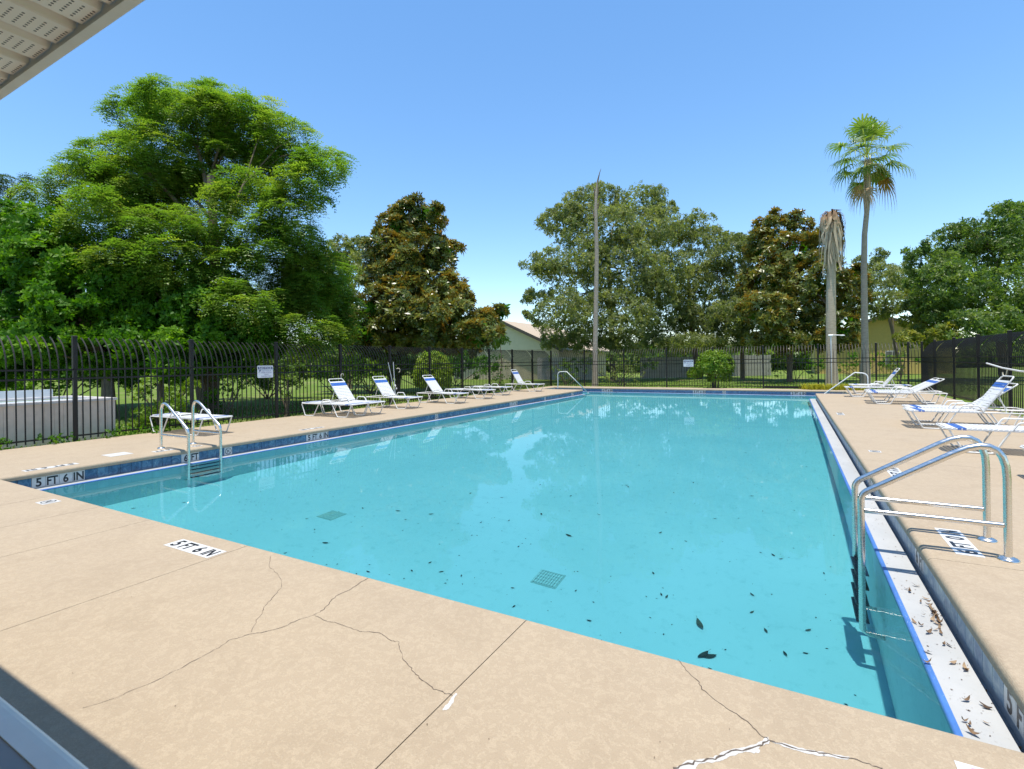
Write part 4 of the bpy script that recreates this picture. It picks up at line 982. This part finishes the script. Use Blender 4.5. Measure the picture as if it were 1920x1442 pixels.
oak('pale oak tree between the grey-green group and the magnolia', [(1372,480,36,38),(1402,462,28,26),(1388,540,40,46),(1366,590,34,36),(1410,600,30,40),(1390,640,36,14),(1345,500,24,30)], 36.5, 1392, (1388, 540), r=.18)
oak('young oak tree showing between the feathery tree and the magnolia', [(640,480,40,30),(672,470,26,22),(612,500,34,30),(650,540,44,44),(690,520,22,30),(640,610,40,40)], 31, 655, (650, 540), r=.15)
oak('drooping grey-green oak behind the tall palm trunk', [(1640,490,20,22),(1655,530,42,34),(1618,515,20,34),(1690,525,28,26),(1650,568,40,18),(1640,590,26,10),(1608,550,14,34),(1712,548,24,28)], 42, 1690, (1655, 550), r=.2)
oak('yellow-green loose small tree behind the corner of the dark fence', [(1738,560,30,28),(1722,590,32,30),(1755,600,32,26),(1735,630,38,18),(1770,625,22,16),(1700,640,20,16)], 31, 1738, (1738, 590), 'yellow_leaf', 1.1, 1.0, .1)
oak('big deep green oak rising behind the dark fence, cut by the picture edge', [(1862,430,56,32),(1912,412,34,26),(1800,462,46,32),(1752,498,38,28),(1722,468,18,10),(1730,528,26,22),(1850,500,66,44),(1925,480,40,50),(1795,540,56,44),(1880,565,60,46),(1840,612,66,26),(1925,600,40,50),(1960,440,50,50),(1770,585,34,26),(1900,395,24,12),(1980,560,50,60)], 31, 1885, (1870, 500), 'oak_deep', 1.1, 1.05, .3)
oak('bright green small tree in front of the pale gable house', [(938,625,12,14),(934,642,14,12)], 30, 936, (936, 630), 'lime', 1.3, .8, .05, 2)
# the wooded neighbourhood beyond, one continuous mass
bl = []
for px in range(-260, 2300, 46):
    if 915 < px < 1000: continue
    d = rng.uniform(58, 74); hgt = rng.uniform(24, 62)*(1.0 if px < 900 else .8); bl.append((at(px+rng.uniform(-12, 12), 692-hgt*.5-(px-960)*.0133, d), 44*d/F_PX, 2.5, hgt*.75*d/F_PX))
o = crown('far_tree_line', bl, 'oak_deep', None, OK_, 7.0, 2.4, .9, .7, .4, low=.8); tag(o, kind='stuff')
# low planting beyond the far fences
shrub('hedge_row', 'dark low hedge behind the two palm trunks', 'hedge', [(1528,682,16,14),(1552,684,16,14),(1585,682,18,14),(1612,680,18,14),(1645,680,18,14),(1675,682,18,14),(1700,680,16,16)], 36, 'hedge', 1.5, 14, 2)
shrub('leafy_shrub', 'pale green shrub beside the bare palm trunk behind the far fence', 'shrub', [(1150,690,24,18),(1178,684,18,20),(1168,706,26,12),(1195,700,16,14),(1136,708,14,12)], 30.5, 'oak', 1.0, 18, 2)
shrub('leafy_shrub', 'dark shrub at the fence corner by the pale gable house', 'shrub', [(1045,690,16,18),(1075,695,20,18),(1060,712,24,10),(1092,706,16,14),(1035,672,8,8)], 31.5, 'oak_deep', 1.0, 16, 2)
shrub('leafy_shrub', 'dark shrub behind the raised lounger nearest the far corner', 'shrub', [(930,690,22,22),(945,705,16,18),(915,705,16,18)], 29, 'hedge', .9, 20, 3)
shrub('leafy_shrub', 'shaded shrub under the far magnolia by the gate', 'shrub', [(1462,690,16,18),(1490,682,20,18),(1515,690,14,18)], 34, 'oak_deep', 1.3, 14, 2)
shrub('leafy_shrub', 'low dark planting under the bronze magnolia', 'shrub', [(750,690,30,20),(700,690,24,18),(880,690,24,18),(855,672,20,14)], 29.5, 'hedge', 1.0, 14, 2)
shrub('leafy_shrub', 'leafy shrub at the end of the far fence under the yellow house', 'shrub', [(1690,680,14,22),(1700,655,12,14),(1672,690,12,12)], 27, 'yellow_leaf', .9, 24, 3)
D_ = dict(per=20, sub=2)
for lab, lst, d, mt, sz in [
    ('dense green shrubbery behind the spa tub', [(-20,690,56,40),(50,672,50,36),(70,705,56,30),(140,690,56,38),(200,672,40,32),(215,705,40,28)], 19, 'hedge', 1.9),
    ('dense green shrubbery behind the shrub nearest the first ladder', [(265,690,46,38),(325,700,46,34),(385,690,44,34),(300,670,40,26),(360,668,40,24)], 19.5, 'hedge', 1.9),
    ('sunlit shrubbery across the lawn behind the notice sign', [(440,695,36,28),(490,702,34,24),(535,695,36,26),(580,690,34,28),(515,676,40,16),(455,675,36,18)], 23, 'oak_deep', 1.9),
    ('dark shrubbery across the lawn behind the leaning white poles', [(625,690,34,28),(672,688,34,28),(718,690,32,26),(765,690,30,24),(645,668,34,16),(730,668,34,16)], 26, 'oak_deep', 1.9),
    ('dark shrubbery beyond the clipped dome shrub', [(815,690,30,22),(862,688,30,20),(905,690,26,20),(840,668,36,14)], 33, 'hedge', 2.0)]:
    shrub('shrubbery', lab, 'shrub', lst, d, mt, sz, 26, 2.2, thick=.8)
shrub('leafy_shrub', 'tall shrubs filling the gap over the board fence behind the round green bush', 'shrub', [(x, 655+random.uniform(-5, 4), 24, 15) for x in range(1215, 1470, 26)], 44.5, 'oak_deep', 2.4, 8, 1.2)
shrub('leafy_shrub', 'dark shrub mass between the bare palm trunk and the board fence', 'shrub', [(1085,680,26,18),(1135,672,26,16),(1185,675,24,16),(1215,690,18,14)], 35, 'oak_deep', 1.8, 12, 1.6)
# tufts and weeds
def blades(name, label, cat, pts, hgt, mat, n_each, spread, kind=None, wid=.012):
    n = len(pts)*n_each; B = np.repeat(np.array(pts, float), n_each, 0)+np.c_[rng.normal(0, spread, (n, 2)), np.zeros(n)]
    a = rng.uniform(0, 2*PI, n); h = hgt*rng.uniform(.5, 1.2, n); ln = h*rng.uniform(.2, .9, n)
    d = np.c_[np.cos(a), np.sin(a), np.zeros(n)]; s = np.c_[-np.sin(a), np.cos(a), np.zeros(n)]*wid
    m_ = B+d*(ln*.4)[:, None]+np.c_[np.zeros((n, 2)), h*.75]; tp = B+d*ln[:, None]+np.c_[np.zeros((n, 2)), h*.9]
    V = np.stack([B-s, B+s, m_+s*.8, m_-s*.8, m_-s*.8, m_+s*.8, tp+s*.1, tp-s*.1], 1).reshape(-1, 3)
    t = np.repeat(rng.uniform(0, 1, n), 8)
    return link(name, bulk(name, V, np.arange(len(V)).reshape(-1, 4), M[mat], t), None, label=label, cat=cat, kind=kind)
blades('grass_tuft', 'yellow-green grass tuft at the foot of the dead palm by the pool corner', 'grass tuft', [(.55+.16*i+.05*(i % 2), UF-.22-.14*(i % 3), -.02) for i in range(14)], .30, 'tuft', 70, .11, None, .010)
P = [(VF-.05+rng.uniform(-.1, .12), rng.uniform(3.2, 6.4), -.02) for i in range(60)]
crown('fence_weeds', [(Vector((VF+rng.uniform(-.05, .14), y, .04)), .09, .12, .06) for y in rng.uniform(3.3, 6.3, 13)], 'hedge', None, [t_whorl(6, .05, .03, .5, .04)], 1.0, 160, 30, .8, .4)
tag(bpy.data.objects['fence_weeds'], 'low green weeds growing along the fence foot before the spa tub', 'weeds', kind='stuff')
n = 26000; gx = np.where(rng.random(n) < .62, rng.uniform(-17.5, VF-.12, n), rng.uniform(-12, 8, n)); gy = np.where(gx < VF, rng.uniform(2, 30, n), rng.uniform(UF+.3, 36, n))
blades('lawn_blades', None, None, np.c_[gx, gy, np.full(n, -.07)], .085, 'blade', 1, .01, 'stuff', .011)

# ------------------------------------------------------------------ palms
def fan(parent, name, org, d, size, droop, mat, tint, stalk=.9, seg=16, hang=.6):
    "one fan frond: a curved stalk and a pleated blade of tapering segments"
    org, d = Vector(org), Vector(d).normalized(); side = d.cross(Vector((0,0,1))).normalized(); V, Q, Tn = [], [], []
    def quad(a, b, c, e, t): V.extend([a, b, c, e]); Q.append((len(V)-4, len(V)-3, len(V)-2, len(V)-1)); Tn.extend([t]*4)
    prev = org; w = .03*size
    for k in range(1, 5):
        s = k/4; p = org+d*(stalk*size*s)+Vector((0,0,-droop*.35*stalk*size*s*s)); quad(prev-side*w, prev+side*w, p+side*w*.8, p-side*w*.8, min(1, tint+.25)); prev = p
    ax = (prev-(org+d*(stalk*size*.75)+Vector((0,0,-droop*.35*stalk*size*.5625)))).normalized(); nrm = side.cross(ax).normalized()
    for i in range(seg):
        a = (i/(seg-1)-.5)*math.radians(215); L = size*(1.0-.28*abs(a)/1.9)*random.uniform(.85, 1.05); dr = ax*math.cos(a)+side*math.sin(a)
        t_ = dr.cross(nrm)*(.05*size); up = nrm*(.03*size)*(1 if i % 2 else -1)
        q0 = prev; q1 = prev+dr*L*.5+up*.5-Vector((0,0,droop*.12*L)); q2 = prev+dr*L*.82-Vector((0,0,droop*.38*L)); q3 = prev+dr*L*.95-Vector((0,0,(droop*.6+hang*.35)*L)); q4 = prev+dr*L*.98-Vector((0,0,(droop*.8+hang*.75)*L))
        tt = min(1, max(0, tint+random.uniform(-.12, .12)))
        quad(q0-t_*.3, q0+t_*.3, q1+t_, q1-t_, tt); quad(q1-t_, q1+t_, q2+t_*.55, q2-t_*.55, tt); quad(q2-t_*.5, q2+t_*.5, q3+t_*.25, q3-t_*.25, min(1, tt+.12)); quad(q3-t_*.25, q3+t_*.25, q4+t_*.05, q4-t_*.05, min(1, tt+.3))
    me = bulk(name, np.array([tuple(p) for p in V]), Q, M[mat], Tn); return link(name, me, parent)
def trunk(parent, pts, rad, mat):
    m = MB(); m.tube(pts, rad, 14); m.build('trunk', M[mat], parent)
dp = 25.4
def pole_pts(pxs, d): return [at(x, y, d) for x, y in pxs]
tp = empty('palm_tree', (0,0,0), label='tall living fan palm with a green crown and slender grey trunk', cat='palm tree')
pts = pole_pts([(1623,712),(1622,690),(1622,660),(1621,600),(1620,500),(1621,440),(1626,390),(1627,340),(1626,300)], dp); pts[0].z = -.2
k = dp/F_PX; trunk(tp, pts, [9*k,8*k,6.2*k,5.6*k,5*k,4.5*k,4.2*k,5.5*k,5*k], 'palm_trunk')
c = at(1626, 290, dp); kk = dp/F_PX
for i in range(35):
    f = i/34; e = math.radians(82-128*f**.95+random.uniform(-14, 14)); a = i*2.39996+random.uniform(-.35, .35); d = Vector((math.cos(a)*math.cos(e), math.sin(a)*math.cos(e), math.sin(e)))
    low = f > .8; fan(tp, 'frond', c+Vector((0,0,.10-.42*f)), d, random.uniform(.84, 1.04)*(.9 if low else 1), .15+.65*f*random.uniform(.6, 1.1), 'palm', random.uniform(.15, .6)+(.25 if low else 0), random.uniform(.95, 1.5) if not low else .8, hang=random.uniform(.2, .55))
fan(tp, 'dying_frond', at(1640, 312, dp), RGT*.75+Vector((0,0,-.65)), .85, 1.0, 'palm_orange', .3, .8)
fan(tp, 'dying_frond', at(1612, 330, dp), -RGT*.4+Vector((0,0,-.9)), .75, .9, 'palm_orange', .8, .6)
for s in (-.35, .15): fan(tp, 'dead_frond', at(1622, 340, dp), RGT*s+FWD*-.25+Vector((0,0,-.92)), .85, .5, 'palm_dead', .6, .5, 16)
m = MB()
for i in range(46): a = i*2.4; z = random.uniform(-1.25, -.1); r = 5.4*kk; m.tube([c+Vector((r*.7*math.cos(a), r*.7*math.sin(a), z)), c+Vector((r*1.5*math.cos(a), r*1.5*math.sin(a), z+.16))], [.03, .015], 4)
m.build('boot_stub', M['palm_trunk_tan'], tp)

dq = 24.9; k = dq/F_PX
dead = empty('dead_palm', (0,0,0), label='dead palm with a brown collapsed top and hanging dry fronds', cat='palm tree')
pts = pole_pts([(1561,735),(1560,715),(1559,680),(1558,620),(1558,560),(1559,500),(1559,450),(1559,410)], dq); pts[0].z = -.2
trunk(dead, pts, [13*k,11*k,9*k,8.4*k,8.2*k,7.2*k,5.4*k,4*k], 'palm_trunk_tan')
c = at(1559, 405, dq)
def hang_strip(mb, a, r, top, drop, w):
    d = Vector((math.cos(a), math.sin(a), 0)); s = Vector((-math.sin(a), math.cos(a), 0)); pts = []
    n = 9
    for i in range(n+1):
        t = i/n; ang = min(1, t*3.2)*PI/2
        p = c+Vector((0,0,top))+d*(r*math.sin(ang)+.10*t*random.uniform(-.3, 1))+Vector((0,0, r*.45*math.sin(min(1, t*3.2)*PI)-max(0, t-.16)*drop))
        p += s*(.10*math.sin(t*5+a*3)); pts.append(p)
    ww = [w*(.35+.65*math.sin(PI*min(1, t/n*1.15)))*.5+.006 for t in range(n+1)]
    vs = []; 
    for p, q in zip(pts, ww): vs += [p-s*q, p+s*q]
    return vs, [(2*i, 2*i+1, 2*i+3, 2*i+2) for i in range(n)]
for j in range(34):
    V, Q, Tn = [], [], []; a0 = j*2.39996
    for q in range(4):
        vs, fs = hang_strip(None, a0+random.uniform(-.25, .25), random.uniform(.22, .54), random.uniform(-.30, .05), random.uniform(1.2, 3.5) if j < 26 else random.uniform(.5, 1.1), random.uniform(.06, .15))
        o_ = len(V); V += [tuple(p) for p in vs]; Q += [tuple(i+o_ for i in f) for f in fs]
        z = np.array([p[2] for p in vs]); Tn += list(np.clip((c.z+.15-z)/1.1, .0, 1)*.75+random.uniform(0, .25))
    link('dead_frond', bulk('dead_frond', V, Q, M['palm_dead'], Tn), dead)
m = MB()
for i in range(22): a = i*2.4; d = Vector((math.cos(a), math.sin(a), 0)); h_ = random.uniform(.0, .3); m.tube([c+d*.1+Vector((0,0,-.2)), c+d*.22+Vector((0,0,h_)), c+d*.42+Vector((0,0,h_-.06))], [.05,.04,.012], 5)
m.build('crown_stub', M['bark'], dead)

db = 30.2; k = db/F_PX
bare = empty('bare_palm_trunk', (0,0,0), label='bare palm trunk without a crown, ending in a thin dry spike', cat='palm tree')
pts = pole_pts([(1116,735),(1116,718),(1116,690),(1116,655),(1117,600),(1118,540),(1119,480),(1118,430),(1117,390),(1118,360),(1120,342)], db); pts[0].z = -.2
trunk(bare, pts, [7*k,6.2*k,5.2*k,4.6*k,4.2*k,4.1*k,3.8*k,3.4*k,2.9*k,2.3*k,1.5*k], 'palm_trunk')
m = MB(); m.tube(pole_pts([(1119,350),(1121,338),(1124,325),(1127,316)], db), [.06,.05,.025,.008], 6)
for dx, y0 in ((-5,352),(4,356),(-3,372),(5,378),(-7,395)): m.tube(pole_pts([(1118+dx*.5,y0+14),(1118+dx,y0),(1118+dx*1.5,y0-9)], db), [.05,.03,.006], 5)
m.build('dry_spike', M['bark'], bare)

# ------------------------------------------------------------------ fallen leaves
def leaf_mesh(n, curl, mat):
    V, Q, Tn = [], [], []
    for i in range(7):
        t = i/6; w = .5*math.sin(PI*min(1, .04+t*.97))**.8*.38; z = curl*(t-.5)**2*1.6
        V += [(t-.5, -w, z+abs(w)*.35*curl), (t-.5, 0, z), (t-.5, w, z+abs(w)*.35*curl*random.uniform(.2, 1.4))]
    for i in range(6):
        for j in (0, 1): a = 3*i+j; Q.append((a, a+1, a+4, a+3))
    V += [(-.5,-.012,curl*.4), (-.78,-.01,curl*.5), (-.78,.01,curl*.5), (-.5,.012,curl*.4)]; Q.append((21,22,23,24))
    return bulk('fallen_leaf', V, Q, M[mat], [random.random()]*len(V))
DRY = [leaf_mesh(i, c_, 'dry_leaf') for i, c_ in enumerate((.5, .9, 1.3, .35, .7, 1.1))]; WET = [leaf_mesh(i, c_, 'wet_leaf') for i, c_ in enumerate((.3, .5, .15, .4))]
def fallen(p, s, label, group, meshes, flat=.25, rz=None):
    o = link('fallen_leaf', random.choice(meshes), None, label=label, cat='leaf', group=group); o.location = p

    if p[2] < -1: o.cycles.is_caustics_receiver = True
    o.rotation_euler = (random.uniform(-flat, flat), random.uniform(-flat, flat), random.uniform(0, 2*PI) if rz is None else rz); o.scale = (s, s, s); return o
LG = 'dry brown leaf lying on the white pool ledge by the big ladder'
for px, py in [(1706,1111),(1726,1131),(1756,1128),(1770,1143),(1779,1152),(1748,1164),(1758,1172),(1727,1175),(1741,1188),(1776,1148),(1790,1170),(1803,1178),(1714,1168),(1755,1183),(1765,1190),(1770,1211),(1780,1212),(1787,1245),(1739,1245),(1812,1316),(1845,1325),(1853,1330),(1808,1355),(1819,1362),(1851,1359),(1825,1378),(1838,1261),(1795,1158),(1762,1158),(1740,1225),(1700,1106),(1718,1100),(1836,1264)]:
    p = ground(px, py, LZ); p.x = min(p.x, .80); p.z = LZ+.008; fallen(p, random.uniform(.030, .055), LG, 'dry leaves on the white ledge', DRY, .35)
for i in range(20):
    p = ground(1768+random.gauss(0, 14), 1160+random.gauss(0, 12), LZ); p.x = min(max(p.x, .66), .80); p.z = LZ+random.uniform(.006, .018); fallen(p, random.uniform(.026, .052), 'dry brown leaf in the heap against the tiles below the big ladder', 'leaf heap on the white ledge', DRY, .6)
for i in range(16):
    y = random.uniform(2.9, 6.0); fallen(Vector((random.uniform(.81, .86), y, LZ-.05)), random.uniform(.03, .05), 'dark leaf caught in the grey gutter channel beside the white ledge', 'leaves in the gutter channel', DRY, .5)
SG = 'dark leaf lying on the pool floor under the blue water'
big = [((1312,1172),.20),((1318,1229),.17),((1331,1231),.17),((1066,1004),.14),((1450,1041),.09),((746,958),.11),((1070,930),.08),((1015,964),.10),((1238,999),.08),((1250,1119),.08),((1105,1164),.07),((610,1018),.12),((250,953),.09),((882,925),.09),((1178,913),.09),((690,1072),.08),((808,964),.10),((590,993),.05),((1225,1075),.07),((1436,1183),.09),((1515,1182),.08),((1472,1226),.09),((1410,1115),.08),((1545,1075),.06),((1600,1030),.07),((806,1055),.07),((865,1080),.06),((1300,905),.08),((1110,825),.09),((1175,910),.08),((1410,930),.09),((975,790),.1),((1240,1115),.07)]
for (px, py), s in big: q = sunk(px, py); q.z = FLOOR+.012; fallen(q, s*.72, SG, 'sunken leaves on the pool floor', WET, .12)
for i in range(170):
    q = Vector((random.uniform(WL+.3, WR-.3), WN+.2+(random.random()**1.5)*(WF-WN-1), FLOOR+.008)); fallen(q, random.uniform(.018, .06), SG, 'sunken leaves on the pool floor', WET, .12)
n = 1500; P = np.c_[rng.uniform(WL+.1, WR-.1, n), WN+(WF-WN)*rng.random(n)**1.4, np.full(n, FLOOR+.004)]
tp = np.array([[[-.5,0,0],[0,-.25,.1],[.5,0,0],[0,.25,.1]]]); R = frames(np.c_[rng.normal(0, 1, (n, 2)), np.zeros(n)], .05, .05, n)
link('pool_debris', bulk('pool_debris', scatter(tp, R, .010+.022*rng.random(n)**2, P), np.arange(n*4).reshape(-1, 4), M['wet_leaf'], np.repeat(rng.random(n), 4)), None, kind='stuff')
n = 320; P = np.c_[rng.uniform(WR+.04, .86, n), 2.7+14*rng.random(n)**1.6, np.full(n, LZ+.003)]; R = frames(np.c_[rng.normal(0, 1, (n, 2)), np.zeros(n)], .05, .05, n)
link('ledge_debris', bulk('ledge_debris', scatter(tp, R, .004+.014*rng.random(n)**2, P), np.arange(n*4).reshape(-1, 4), M['dry_leaf'], np.repeat(rng.random(n)*.5, 4)), None, kind='stuff')
n = 150; P = np.c_[rng.uniform(-5.5, 2.2, n), rng.uniform(1.0, 2.5, n), np.full(n, .004)]; R = frames(np.c_[rng.normal(0, 1, (n, 2)), np.zeros(n)], .05, .05, n)
link('deck_debris', bulk('deck_debris', scatter(tp, R, .003+.008*rng.random(n)**3, P), np.arange(n*4).reshape(-1, 4), M['dry_leaf'], np.repeat(rng.random(n)*.4, 4)), None, kind='stuff')
